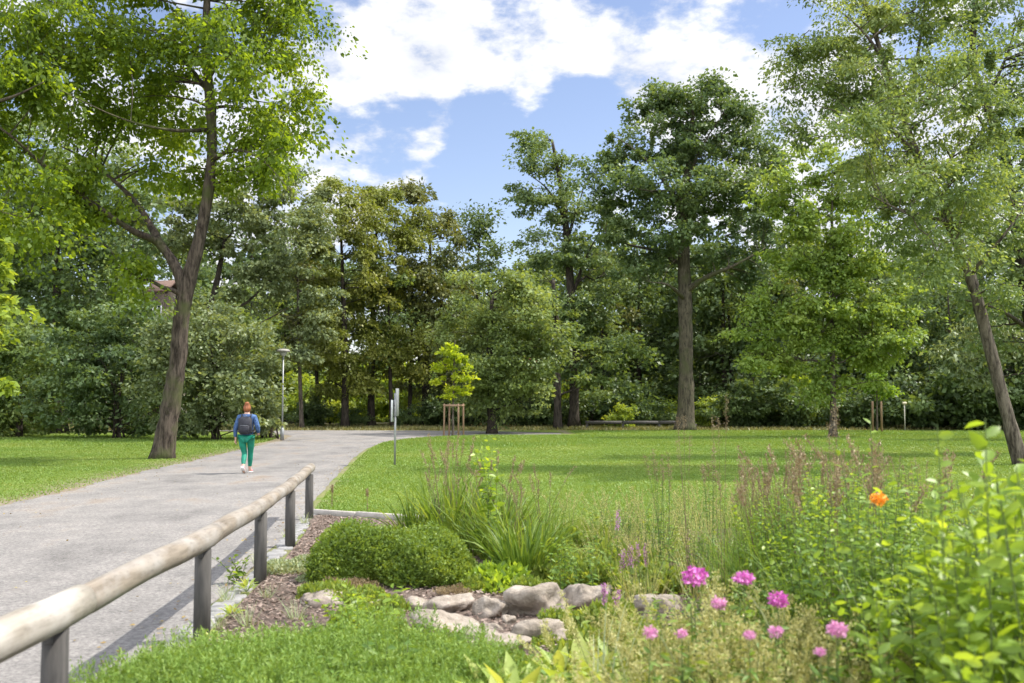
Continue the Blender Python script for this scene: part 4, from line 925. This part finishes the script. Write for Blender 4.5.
# ------------------------------------------------------------------ garden plants
UPV = np.array([0, 0, 1.0])
def mound(name, rx, ry, h, n, L_, W_, mat, rng, label, cat='plant', group=None, lump=.12, upright=.6, stems=14, thick=.45, sprig=0, boxy=0):
    root = empty(name, (0, 0, 0), 0, label, cat, group)
    v = rnd_sphere(rng, n); v[:, 2] = np.abs(v[:, 2]); v = unit(v*np.array([1, 1, .9]))
    fr = rng.randn(7, 3)*3.5; ph = rng.rand(7)*6.28
    lum = 1 + lump*sum(np.sin(v @ f + p) for f, p in zip(fr, ph))/2
    r = (1 - thick*rng.rand(n)**1.8)*lum
    if boxy: r = r/((np.abs(v[:, 0])**2+np.abs(v[:, 1])**2)**(boxy/2)+np.abs(v[:, 2])**boxy)**(1/boxy)
    p = v*r[:, None]*np.array([rx, ry, h]); p[:, 2] = np.maximum(p[:, 2], .015)
    nrm = unit(v/np.array([rx, ry, h]))
    if sprig:
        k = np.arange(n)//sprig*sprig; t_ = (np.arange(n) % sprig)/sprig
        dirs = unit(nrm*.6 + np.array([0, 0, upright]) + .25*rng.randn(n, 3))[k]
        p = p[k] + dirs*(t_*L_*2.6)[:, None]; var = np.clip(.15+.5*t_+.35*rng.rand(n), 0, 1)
        A = dirs*.9 + .75*rng.randn(n, 3)
    else:
        A = nrm + UPV*upright + .7*rng.randn(n, 3); var = rng.rand(n)
    V, Q = leaf_faces(p, A, nrm + .6*rng.randn(n, 3) + UPV*.3, L_*(.7+.6*rng.rand(n)), W_*(.7+.6*rng.rand(n)), .15)
    mesh('foliage', V, Q, None, MAT[mat], root, False, {'var': var})
    mb = MB()
    for i in range(stems):
        a = rng.rand()*6.28; q = rng.rand()**.5*.75
        mb.tube(curve3((.12*rx*math.cos(a), .12*ry*math.sin(a), -.01), (q*.4*rx*math.cos(a), q*.4*ry*math.sin(a), h*.55), (q*rx*math.cos(a), q*ry*math.sin(a), h*.8*(1-q*q)**.5+.02), 5), [.006, .005, .004, .003, .002], 5, False)
    mb.build('stems', MAT['stem_brown'], root)
    return root

def herb(name, rng, label, cat='plant', group=None, nst=5, spread=.08, H=1.0, Hv=.15, LL_=.07, WW_=.03, nleaf=22, lean=.12, mat='leaf_herb', stem='stem', low=.12,
         droop=.3, updir=.3, head=None, headmat='pink', headr=.045, spike=0, spikemat='seed', stemr=.004, big=True, whorl=0, tip=0, leafname='leaves', gracile=0):
    root = empty(name, (0, 0, 0), 0, label, cat, group)
    mb = MB(); LP, LA, LN, Ls = [], [], [], []; heads = []; spk = []
    for s in range(nst):
        a = rng.rand()*6.28; q = spread*rng.rand()**.5; h = H*(1 - Hv*rng.rand()) if s else H
        b = np.array([q*math.cos(a), q*math.sin(a), -.02]); le = lean*h*(.4 if s == 0 else 1)*rng.randn(2)
        top = np.array([b[0]+le[0], b[1]+le[1], h]); mid = np.array([b[0]+le[0]*.25, b[1]+le[1]*.25, h*.55])
        c = curve3(b, mid*1.0, top, 9); mb.tube(c, np.linspace(stemr, stemr*.35, 9), 5, False)
        t_ = low + (1-low)*(np.arange(nleaf)+rng.rand(nleaf)*.6)/nleaf; t_ = np.clip(t_*(.9 if (head or spike) else 1), 0, 1)
        P = np.stack([np.interp(t_, np.linspace(0, 1, 9), c[:, k]) for k in range(3)], 1)
        ang = np.arange(nleaf)*2.4 + rng.rand()*6.28 + .4*rng.randn(nleaf)
        A = np.stack([np.cos(ang), np.sin(ang), updir + .35*rng.randn(nleaf)], 1)
        LP.append(P); LA.append(A); LN.append(UPV + .6*rng.randn(nleaf, 3)); Ls.append((1.15-.55*t_)*(.75+.5*rng.rand(nleaf)))
        heads.append(top); spk.append(c)
    mb.build('stems', MAT[stem], root)
    P = np.vstack(LP); A = np.vstack(LA); Nn = np.vstack(LN); s = np.concatenate(Ls)
    if big:
        V, Q, Tt = big_leaves(P, A, Nn, LL_*s, WW_*s, droop); var = rng.rand(len(P)); mesh(leafname, V, Q, Tt, MAT[mat], root, True, {'var': np.concatenate([var, var, var, var])})
    else:
        V, Q = leaf_faces(P, A, Nn, LL_*s, WW_*s); mesh(leafname, V, Q, None, MAT[mat], root, False, {'var': rng.rand(len(P))})
    if head:
        for p in heads[:head]:
            n = 190; v = rnd_sphere(rng, n); v[:, 2] = v[:, 2]*.7+.1; v *= (1+.22*np.sin(4*v[:, :1]+p[2]*90)*np.cos(5*v[:, 1:2]))
            V, Q = leaf_faces(p + v*headr*(.45+.55*rng.rand(n, 1)), v+.9*rng.randn(n, 3), v+.7*rng.randn(n, 3), headr*.42*(.6+.7*rng.rand(n)), headr*.3)
            mesh('flower', V, Q, None, MAT[headmat], root, False, {'var': rng.rand(n)})
    if spike:
        for c in spk:
            PP, AA = [], []
            n = 110; t_ = 1-spike*rng.rand(n); q = np.stack([np.interp(t_, np.linspace(0, 1, 9), c[:, k]) for k in range(3)], 1)
            PP.append(q + .010*rng.randn(n, 3)); AA.append(UPV*.9 + .6*rng.randn(n, 3))
            PP = np.vstack(PP); V, Q = leaf_faces(PP, np.vstack(AA), rng.randn(len(PP), 3), headr*.45, headr*.22)
            mesh('flower_spike' if spikemat == 'purple' else 'seed_head', V, Q, None, MAT[spikemat], root, False, {'var': rng.rand(len(PP))})
    return root

def grass(name, rng, label, cat='grass clump', group=None, n=160, r=.12, Lb=.7, Wb=.012, g=1.2, spread=.5, mat='leaf_lily', stalks=0, H=1.2, headlen=.2, headmat='seed', hs=.02, k=6, lean=.1):
    root = empty(name, (0, 0, 0), 0, label, cat, group)
    a = rng.rand(n)*6.28; q = r*rng.rand(n)**.5
    P = np.stack([q*np.cos(a), q*np.sin(a), np.zeros(n)-.01], 1)
    Dr = np.stack([np.cos(a)*spread*rng.rand(n), np.sin(a)*spread*rng.rand(n), np.ones(n)], 1) + .12*rng.randn(n, 3)
    V, Q, var = ribbons(P, Dr, Lb*(.5+.6*rng.rand(n)), Wb*(.6+.6*rng.rand(n)), g*(.4+1.0*rng.rand(n)), k, rng)
    V[:, 2] = np.maximum(V[:, 2], .01)
    mesh('blades', V, Q, None, MAT[mat], root, True, {'var': var})
    if stalks:
        mb = MB(); heads_ = []
        for s in range(stalks):
            a = rng.rand()*6.28; le = lean*H*rng.randn(2); h = H*(.8+.2*rng.rand()) if s else H
            b = np.array([r*.5*math.cos(a), r*.5*math.sin(a), 0]); top = b + np.array([le[0], le[1], h]); c = curve3(b, b+np.array([le[0]*.2, le[1]*.2, h*.6]), top, 8)
            mb.tube(c, np.linspace(.0032, .0014, 8), 4, False)
            m_ = 70; t_ = 1-headlen*rng.rand(m_); qq = np.stack([np.interp(t_, np.linspace(0, 1, 8), c[:, k2]) for k2 in range(3)], 1)
            heads_.append((qq + .4*hs*rng.randn(m_, 3), UPV + .5*rng.randn(m_, 3)))
        mb.build('stalks', MAT['stem_brown'] if headmat == 'seed' else MAT['stem'], root)
        for PP, AA in heads_:
            V, Q = leaf_faces(PP, AA, rng.randn(len(PP), 3), hs, hs*.4)
            mesh('seed_head', V, Q, None, MAT[headmat], root, False, {'var': rng.rand(len(PP))})
    return root

def rosette(name, rng, label, n=16, L_=.24, W_=.10, mat='leaf_hosta', group=None, up=.8, cat='plant'):
    root = empty(name, (0, 0, 0), 0, label, cat, group)
    a = np.arange(n)*2.4 + .3*rng.randn(n); ring = np.linspace(.2, 1, n)
    P = np.stack([.05*np.cos(a), .05*np.sin(a), .03+.05*rng.rand(n)], 1); A = np.stack([np.cos(a)*ring, np.sin(a)*ring, up*(1.3-ring)+.2*rng.rand(n)], 1)
    P = P + unit(A)*.09; Nn = np.stack([-np.cos(a)*.4, -np.sin(a)*.4, np.ones(n)], 1) + .15*rng.randn(n, 3)
    V, Q, Tt = big_leaves(P, A, Nn, L_*(.7+.5*rng.rand(n)), W_*(.7+.5*rng.rand(n)), .3, .18); var = rng.rand(n)
    mesh('leaves', V, Q, Tt, MAT[mat], root, True, {'var': np.concatenate([var]*4)})
    mb = MB()
    for p in P: mb.tube([(0, 0, -.01), tuple(p)], [.005, .004], 5, False)
    mb.build('stalks', MAT['stem'], root)
    return root

used = {}
def put(p, px, D, rz=None, s=1.0, label=None, group=None, rng=RS(99)):
    loc = (X(px, D), D, .018); rz = rng.rand()*6.28 if rz is None else rz
    if p.name not in used:
        used[p.name] = 1; p.location = loc; p.rotation_euler = (0, 0, rz); p.scale = (s,)*3 if np.isscalar(s) else s
        if label: p['label'] = label
        if group: p['group'] = group
        return p
    return copy_tree(p, loc, rz, s, label, group)
def Hat(py, D): return CAMH - (py-405)*D/FPX

# box shrubs
r = RS(200)
a = mound('box_shrub', .40, .38, .36, 34000, .028, .015, 'leaf_box', r, 'left one of two clipped round box shrubs behind the rocks', 'shrub', lump=.15, upright=.9, thick=.4, sprig=4, boxy=3.2)
put(a, 370, 8.9, 0, (1.16, .95, .95))
a = mound('box_shrub', .40, .38, .36, 34000, .028, .015, 'leaf_box', r, 'right one of two clipped round box shrubs, nearer the tall lilies', 'shrub', lump=.15, upright=.9, thick=.4, sprig=4, boxy=3.2)
put(a, 428, 8.8, 0, (1.12, .98, .93))
# feathery mounds in front
FE = 'soft feathery green shrublets along the bottom of the photo'
fa = mound('feathery_shrublet', .42, .40, .27, 15000, .028, .0065, 'leaf_feather', r, 'soft feathery bright green low shrublet in the front of the bed', 'shrub', FE, lump=.24, upright=1.3, thick=.3, sprig=10)
fb = mound('feathery_shrublet', .40, .42, .24, 15000, .026, .0065, 'leaf_feather', r, 'soft feathery bright green low shrublet in the front of the bed', 'shrub', FE, lump=.3, upright=1.3, thick=.3, sprig=10)
for i, (px, D) in enumerate([(188,5.15),(235,5.3),(305,5.55),(372,5.5),(440,5.3),(200,4.95),(265,5.05),(340,5.1),(415,5.05),(470,5.0),(250,4.6),(330,4.6),(410,4.6),(300,5.3),(395,5.35),(168,4.9)]):
    put((fa, fb)[i % 2], px, D, s=.9+.2*r.rand(), group=FE)
# low variegated cover by the posts and before the box
LC = 'low ground cover cushions by the fence and box shrubs'
ca = mound('cushion_plant', .34, .26, .13, 2200, .038, .025, 'leaf_sage', r, 'low grey-green leafy cushion on the mulch near the fence posts', 'plant', LC, lump=.2, upright=.5)
for px, D, s in [(283,9.2,.7),(303,9.5,.7),(318,8.8,.5)]: put(ca, px, D, s=s, group=LC)
cb = mound('cushion_plant', .34, .26, .13, 1100, .055, .034, 'leaf_lime_low', r, 'low yellow-green leafy cushion between box shrubs and rocks', 'plant', 'yellow-green cushions around the rocks', lump=.25, upright=.6)
for px, D, s in [(338,7.9,.75),(318,8.1,.55),(368,7.8,.6),(393,7.5,.5),(478,8.4,.5),(360,6.9,.7),(392,6.6,.6),(560,8.9,1.0),(530,8.2,.6),(590,8.5,1.1),(620,9.2,1.3),(548,9.8,1.1),(585,10.3,1.3),(650,8.3,1.2),(560,7.0,.6),(610,6.9,.8),(640,6.2,1.0),(590,6.2,.7),(575,5.6,.8),(470,5.9,.5),(520,5.9,.4),(545,6.5,.35)]:
    put(cb, px, D, s=(s, s, s*(1.0+.6*r.rand())), group='yellow-green cushions around the rocks')
cc_ = mound('brown_cushion', .3, .22, .14, 1800, .035, .014, 'seed', r, 'dry reddish brown low plant against the front of the box shrubs', 'plant', 'dry reddish plants in the bed', lump=.25, upright=1.0)
for px, D, s in [(343,8.45,.6),(366,8.3,.5),(455,8.2,.45),(560,11.0,.9),(600,11.3,.9)]: put(cc_, px, D, s=s, group='dry reddish plants in the bed')

# mixed herbaceous cover in the middle and right of the bed
MC = 'leafy perennials filling the right half of the bed'
ha = herb('leafy_perennial', r, 'bushy mid green perennial growing among others in the right half of the bed', group=MC, nst=16, spread=.24, H=.48, Hv=.5, LL_=.055, WW_=.024, nleaf=24, lean=.25, mat='leaf_herb', stemr=.003)
hb = herb('leafy_perennial', r, 'bushy yellow-green perennial growing among others in the right half of the bed', group=MC, nst=16, spread=.26, H=.42, Hv=.5, LL_=.045, WW_=.024, nleaf=24, lean=.3, mat='leaf_lime_low', stemr=.003)
q = RS(301)
for i in range(125):
    D = q.uniform(4.8, 12.6); x = q.uniform(.25 + .12*(12-D) - .6*(D > 8), 1.2 + .62*D)
    if D > ybed(x) - .15: D = ybed(x) - .2 - q.rand()
    px = 512 + x/D*FPX
    if px > 1120 or (px < 625 and D < 7.6) or (px < 700 and 6.6 < D < 7.8): continue
    s = q.uniform(.7, 1.1); put((ha, hb)[i % 2], px, D, s=(s, s, s*(1.0 if px < 740 else 1.45)), group=MC)

# daylily clumps
r = RS(210)
la = grass('daylily_clump', r, 'tall arching daylily clump with brown seed stalks behind the right box shrub', 'lily clump', n=240, r=.22, Lb=.95, Wb=.030, g=1.5, spread=.55, stalks=16, H=1.22, headlen=.18, hs=.02, lean=.14)
put(la, 452, 10.6)
lb = grass('daylily_clump', r, 'second arching daylily clump, right of and nearer than the tallest', 'lily clump', n=220, r=.2, Lb=.85, Wb=.028, g=1.6, spread=.6, stalks=9, H=1.05, headlen=.16, hs=.02, lean=.2)
put(lb, 500, 10.0)
lb = grass('daylily_clump', r, 'lowest bright strap-leaved clump directly above the large smooth boulder', 'lily clump', n=230, r=.19, Lb=.72, Wb=.026, g=1.7, spread=.65, mat='leaf_lily')
put(lb, 524, 8.9)
lb = grass('daylily_clump', r, 'dark narrow-leaved clump left of the tallest daylily stalks', 'lily clump', n=170, r=.18, Lb=.7, Wb=.026, g=1.5, spread=.6, mat='leaf_lily')
put(lb, 418, 10.8)
lb = grass('daylily_clump', r, 'loose grassy clump with thin leaning stalks at the right of the lilies', 'lily clump', n=150, r=.15, Lb=.7, Wb=.014, g=1.4, spread=.6, stalks=8, H=.95, headlen=.2, hs=.016, lean=.22)
put(lb, 545, 9.8)
for px, D, s_, lab in [(470,10.2,.9,'arching daylily clump between the tallest one and its right neighbour'),(436,10.9,.95,'arching daylily clump half behind the right box shrub'),(516,9.5,.85,'arching daylily clump behind the lowest bright clump')]: put(lb, px, D, s=s_, label=lab)
p = herb('leafy_stalk_plant', r, 'tall plant with pale yellow-green leaves rising behind the daylilies', nst=5, spread=.1, H=1.24, LL_=.10, WW_=.055, nleaf=20, lean=.1, mat='leaf_bright', low=.3)
put(p, 497, 9.6)
p = mound('leafy_ground_plant', .3, .25, .16, 900, .07, .045, 'leaf_bright', r, 'small broad-leaved green plant at the foot of the lowest lily clump', lump=.2)
put(p, 500, 8.5)
for px, D, H, lab in [(333, 15.2, .32, 'thin brown dried weed standing in the lawn behind the last fence post'), (369, 14.6, .3, 'thin dried weed standing just behind the edging board')]:
    p = herb('dry_weed', r, lab, nst=2, spread=.02, H=H, LL_=.03, WW_=.012, nleaf=8, mat='seed', stem='stem_brown', spike=.35, lean=.05); put(p, px, D)
p = herb('weed', r, 'small leafy weed at the foot of the third fence post from the camera', nst=6, spread=.08, H=.24, LL_=.07, WW_=.04, nleaf=9, lean=.5, mat='leaf_bright'); put(p, 240, 8.75)
p = herb('leafy_weed', r, 'pale yellow-green weed rising between the feathery shrublets and the rocks', nst=9, spread=.16, H=.42, LL_=.085, WW_=.045, nleaf=14, lean=.35, mat='leaf_bright'); put(p, 372, 6.2)
put(p, 350, 6.5, s=.8, label='smaller yellow-green weed left of and behind the pale one')
fw = herb('leafy_weed', r, 'green leafy weed growing through the feathery shrublets', nst=7, spread=.14, H=.36, LL_=.07, WW_=.035, nleaf=12, lean=.35, mat='leaf_herb')
for px, D, s in [(330,5.7,.9),(395,5.1,1),(350,5.0,.9),(455,5.6,.8),(420,5.9,.8),(290,5.2,.8)]: put(fw, px, D, s=s, group='weeds among the feathery shrublets')
gw = grass('small_clump', r, 'small tuft of thin grass on the mulch beside the path', n=40, r=.04, Lb=.2, Wb=.006, g=1.2, spread=.8, mat='leaf_sage', group='small grass tufts beside the path')
for px, D, s in [(152,5.9,1),(180,6.3,.8),(232,7.9,1),(224,6.9,.8),(262,9.6,1),(290,11.6,1),(306,13,1),(270,8.0,.8),(205,6.3,.9),(140,5.6,1),(252,7.0,1.1),(300,7.2,1)]: put(gw, px, D, s=s, group='small grass tufts beside the path')
# broad-leaved rosettes in the front centre
HO = 'broad-leaved rosettes along the bottom centre'
ra = rosette('rosette_plant', r, 'large broad-leaved yellow-green rosette at the bottom centre of the photo', 20, .26, .10, group=HO)
for px, D, s in [(520,4.7,.95),(580,4.9,1),(630,4.6,1),(545,4.3,.9),(490,4.9,.75),(680,4.7,.9),(610,5.3,.8),(560,5.4,.7),(500,4.35,.9)]: put(ra, px, D, s=s, group=HO)
for px, D, s in [(250,8.3,.3),(236,7.3,.28),(405,6.2,.45),(215,6.5,.25)]: put(ra, px, D, s=s, label='small green rosette growing on the bare mulch', group='small rosettes on the mulch')

# tufted grasses with brown seed heads at the right
r = RS(220)
SG = 'fine grass tufts with brown seed heads'
ga = grass('plumed_clump', r, 'fine tall grass tuft with brown seed heads right of the magenta flowers', group=SG, n=300, r=.13, Lb=.95, Wb=.006, g=.5, spread=.28, mat='leaf_herb', stalks=13, H=1.22, headlen=.2, hs=.014, lean=.12)
for px, D, s in [(748,7.6,.9),(768,7.2,.95),(790,7.8,1),(812,7.2,1.02),(835,7.7,1),(858,7.3,1),(885,8.0,.95),(780,6.8,.8),(915,8.3,.9),(760,8.4,.85)]: put(ga, px, D, s=s, group=SG)
gb = grass('wispy_clump', r, 'wispy pale grass with thin stalks at the lawn side of the bed', group='wispy grasses along the lawn side of the bed', n=90, r=.15, Lb=.45, Wb=.006, g=.6, spread=.5, mat='straw', stalks=12, H=.58, headlen=.35, headmat='straw', hs=.014, lean=.25)
for px, D, s in [(565,11.2,1),(600,11.4,1),(635,11.6,1.05),(670,11.9,1),(705,11.9,1.1),(740,12.0,1),(620,10.2,1),(690,10.4,1.1),(655,9.4,1.1),(725,9.8,1.1),(600,9.0,.9),(640,7.6,1),(700,8.0,1.2)]:
    put(gb, px, D, s=s, group='wispy grasses along the lawn side of the bed')
# tall single plants
def tall(px, py, D, lab, **kw):
    p = herb('tall_stalk_plant', r, lab, H=Hat(py, D), **kw); put(p, px, D); return p
tall(661, 452, 8.9, 'tall narrow leafy plant with fine tips standing before the lawn', nst=7, spread=.07, LL_=.04, WW_=.014, nleaf=46, lean=.07, mat='leaf_herb', spike=.2, headr=.03)
tall(708, 448, 8.4, 'tall narrow leafy plant right of the similar one before the lawn', nst=5, spread=.06, LL_=.04, WW_=.015, nleaf=46, lean=.06, mat='leaf_herb', spike=.15, headr=.03)
tall(720, 398, 7.2, 'tall thin stalk with a branched brown seed tip, reaching above the lawn', nst=3, spread=.04, LL_=.02, WW_=.008, nleaf=10, lean=.03, mat='seed', stem='stem_brown', spike=.18, headr=.022, stemr=.0025)
tall(686, 418, 7.6, 'forked brown stalk standing in line with the oak trunk', nst=4, spread=.03, LL_=.02, WW_=.008, nleaf=10, lean=.05, mat='seed', stem='stem_brown', spike=.16, headr=.02, stemr=.0025)
tall(832, 406, 5.2, 'curved reddish brown seed stalks below the bright layered tree', nst=3, spread=.04, LL_=.04, WW_=.012, nleaf=12, lean=.05, mat='seed', stem='stem_brown', spike=.15, headr=.022, stemr=.003)
tall(868, 420, 4.9, 'upright leafy sprig topped with yellow-green leaves right of the reddish stalks', nst=4, spread=.06, LL_=.07, WW_=.035, nleaf=24, lean=.06, mat='leaf_bright')
tall(615, 512, 8.6, 'single purple flower spike left of the other purple spikes', nst=1, spread=.02, LL_=.04, WW_=.012, nleaf=24, spike=.28, spikemat='purple', headr=.035, lean=.03)
tall(626, 548, 7.6, 'pair of purple flower spikes standing above the low plants', nst=2, spread=.08, LL_=.04, WW_=.012, nleaf=24, spike=.34, spikemat='purple', headr=.035, lean=.05)
tall(641, 545, 7.7, 'purple flower spikes just left of the largest pink flower', nst=3, spread=.10, LL_=.04, WW_=.012, nleaf=24, spike=.34, spikemat='purple', headr=.035, lean=.06)
tall(610, 585, 6.7, 'short faded purple spike low beside the pale boulder', nst=2, spread=.05, LL_=.03, WW_=.012, nleaf=18, spike=.4, spikemat='purple', headr=.045, lean=.06)
ge = grass('plumed_clump', r, 'arching leafy grass clump with tan seed heads in the right of the bed', group=SG, n=150, r=.12, Lb=.95, Wb=.013, g=1.3, spread=.5, mat='leaf_herb', stalks=7, H=1.25, headlen=.16, hs=.022, lean=.13)
for px, D, s in [(765,6.9,.95),(800,6.5,1),(845,6.4,1.05),(732,7.3,.85),(880,5.6,1.08),(820,5.7,1.0),(930,6.2,1.0)]: put(ge, px, D, s=s, group=SG, label='arching leafy grass clump with tan seed heads in the right of the bed')
# herb thicket
r = RS(230)
TH = 'tall leafy stems of the thicket at right'
hc = herb('thicket_plant', r, 'dense clump of tall leafy green stems in the thicket at right', group=TH, nst=15, spread=.2, H=1.28, Hv=.3, LL_=.07, WW_=.03, nleaf=48, lean=.10, mat='leaf_herb')
hd = herb('thicket_plant', r, 'dense clump of tall fine-leaved light green stems in the thicket at right', group=TH, nst=15, spread=.2, H=1.22, Hv=.35, LL_=.052, WW_=.03, nleaf=54, lean=.12, mat='leaf_bright')
q = RS(302)
for i, (px, D) in enumerate([(838,6.6),(862,6.0),(885,6.6),(905,5.8),(930,6.4),(955,5.8),(985,6.4),(1015,6.0),(870,5.3),(915,5.0),(850,5.5),(940,5.0),(975,5.2),(1010,5.1),(830,5.9),(1045,6.2),(1080,5.8),(960,7.2),(1000,7.5),(1040,7.6),(900,7.4),(845,4.9),(870,4.6),(820,5.2),(895,4.5),(815,6.2),(925,4.6),(860,6.9),(820,7.0),(775,7.4),(795,7.0),(810,7.4),(785,6.6),(805,6.3),(835,7.6),(760,6.9),(880,7.6)]):
    s = q.uniform(.86, 1.0); put((hc, hd)[i % 2], px, D, s=s*(.84 if px > 930 or px < 812 else .97) , group=TH)
# near big-leaved plants
r = RS(240)
NB = 'big bright-leaved plants nearest the camera at right'
he = herb('bright_leaf_plant', r, 'big bright green oval-leaved plant close to the camera at right', group=NB, nst=6, spread=.12, H=1.2, Hv=.25, LL_=.105, WW_=.055, nleaf=34, lean=.12, mat='leaf_bright', stemr=.005, updir=.75)
hf = herb('bright_leaf_plant', r, 'big bright green oval-leaved plant close to the camera at right', group=NB, nst=6, spread=.14, H=1.15, Hv=.3, LL_=.10, WW_=.054, nleaf=34, lean=.15, mat='leaf_bright', stemr=.005)
for i, (px, D, s) in enumerate([(915,3.9,.92),(945,3.6,.98),(975,3.4,1.03),(1005,3.2,1.06),(1040,3.1,1.08),(1075,3.3,1.1),(935,3.1,.78),(975,2.85,.82),(1020,2.75,.88),(1060,2.7,.95),(895,3.5,.72),(880,4.2,.8),(1010,3.9,1.05),(960,4.2,1.02)]):
    put((he, hf)[i % 2], px, D, s=s*1.07, group=NB)
p = herb('bright_leaf_plant', r, 'tallest bright-leaved shoot rising above the lawn near the right edge', nst=1, spread=.01, H=Hat(424, 3.0), LL_=.11, WW_=.06, nleaf=34, lean=.05, mat='leaf_bright', stemr=.005); put(p, 982, 3.0)
p = herb('bright_leaf_plant', r, 'leafy shoot with small rounded leaves poking above the lawn left of the tallest', nst=2, spread=.04, H=Hat(432, 3.4), LL_=.08, WW_=.05, nleaf=34, lean=.06, mat='leaf_bright', stemr=.004); put(p, 936, 3.4)

# straw-coloured airy plants in the foreground
r = RS(250)
ST = 'airy straw-coloured flower heads along the bottom right'
sa_ = herb('straw_flower_plant', r, 'airy plant of straw-yellow faded flower heads at the bottom right', group=ST, nst=22, spread=.2, H=.66, Hv=.35, LL_=.03, WW_=.009, nleaf=26, lean=.25, mat='straw', spike=.3, spikemat='straw', headr=.035, stemr=.002, big=False)
sb_ = herb('straw_flower_plant', r, 'airy yellow-green faded flower heads at the bottom right', group=ST, nst=22, spread=.2, H=.62, Hv=.4, LL_=.05, WW_=.02, nleaf=26, lean=.25, mat='leaf_lime_low', spike=.25, spikemat='straw', headr=.03, stemr=.002, big=False)
sc2 = herb('straw_flower_plant', r, 'leafy light green shoots among the straw-coloured flower heads at the bottom right', group=ST, nst=14, spread=.2, H=.6, Hv=.4, LL_=.075, WW_=.03, nleaf=18, lean=.3, mat='leaf_lime_low', stemr=.002)
q = RS(303); k = 0
for D in (3.35, 3.7, 4.1, 4.6, 5.1):
    for px in np.arange(600 if D > 3.6 else 640, 930, 200/D):
        s = q.uniform(.8, 1.05); put((sa_, sc2, sb_)[k % 3], px + q.uniform(-12, 12), D + q.uniform(-.15, .15), s=(s, s, s*(.85 if px < 680 else 1.0)), group=ST); k += 1
gp = grass('arching_plant', r, 'few long pale arching grass blades among the foreground flowers', group='pale arching grass blades in the foreground', n=9, r=.05, Lb=1.0, Wb=.016, g=1.6, spread=.8, mat='leaf_sage', k=10)
for px, D, s in [(600,4.6,.85),(690,4.4,.95),(735,4.8,1),(790,4.7,1.1),(905,4.3,1.15),(650,4.2,.8),(860,3.6,.9)]: put(gp, px, D, s=s, group='pale arching grass blades in the foreground')
# pink and orange flowers
r = RS(260)
fl = [(687,578,4.3,.050,'pink','largest magenta flower head, nearest the rocks'),(742,577,4.4,.038,'pink','round magenta flower head in front of the dark grey stone'),
      (779,600,4.2,.040,'pink','magenta flower head right of the round one and lower'),(714,602,4.3,.030,'pinkpale','small faded pink flower between the largest two magenta heads, lower'),
      (654,634,3.9,.028,'pinkpale','leftmost small pink flower near the rocks'),(675,634,4.0,.022,'pinkpale','faint pink flower right beside the leftmost small one'),
      (750,633,3.8,.022,'pinkpale','small pink flower left of the wider pale one'),(766,629,3.9,.026,'pinkpale','wider pale pink flower below the lower magenta head'),
      (823,629,3.6,.034,'pinkpale','soft pink flower head at the left of the right-hand group'),(840,630,3.7,.028,'pinkpale','pink flower at the right end of the right-hand group'),
      (806,648,3.5,.018,'pinkpale','faded pink bloom just below the right-hand group')]
for px, py, D, hr, mm, lab in fl:
    p = herb('phlox', r, lab, 'flower', nst=4, spread=.05, H=Hat(py, D)-.005, Hv=.35, LL_=.075, WW_=.024, nleaf=20, lean=.03 , mat='leaf_herb', head=1, headmat=mm, headr=hr); put(p, px, D, 0)
D = 4.4
p = herb('orange_flower', r, 'single orange flower head among the leaves at right', 'flower', nst=2, spread=.03, H=Hat(503, D), Hv=.3, LL_=.08, WW_=.025, nleaf=20, lean=.0, mat='leaf_herb', head=1, headmat='orange', headr=.034); put(p, 880, D, 0)
p = herb('white_bud_plant', r, 'plant tipped with small whitish leaves in the right foreground', 'plant', nst=10, spread=.2, H=.75, Hv=.4, LL_=.05, WW_=.028, nleaf=14, lean=.2, mat='leaf_sage')
for px, D, s in [(925,3.0,.9),(985,2.6,.95),(870,3.2,.8),(1010,2.5,1.0)]: put(p, px, D, s=s, group='whitish-leaved plants in the right foreground')
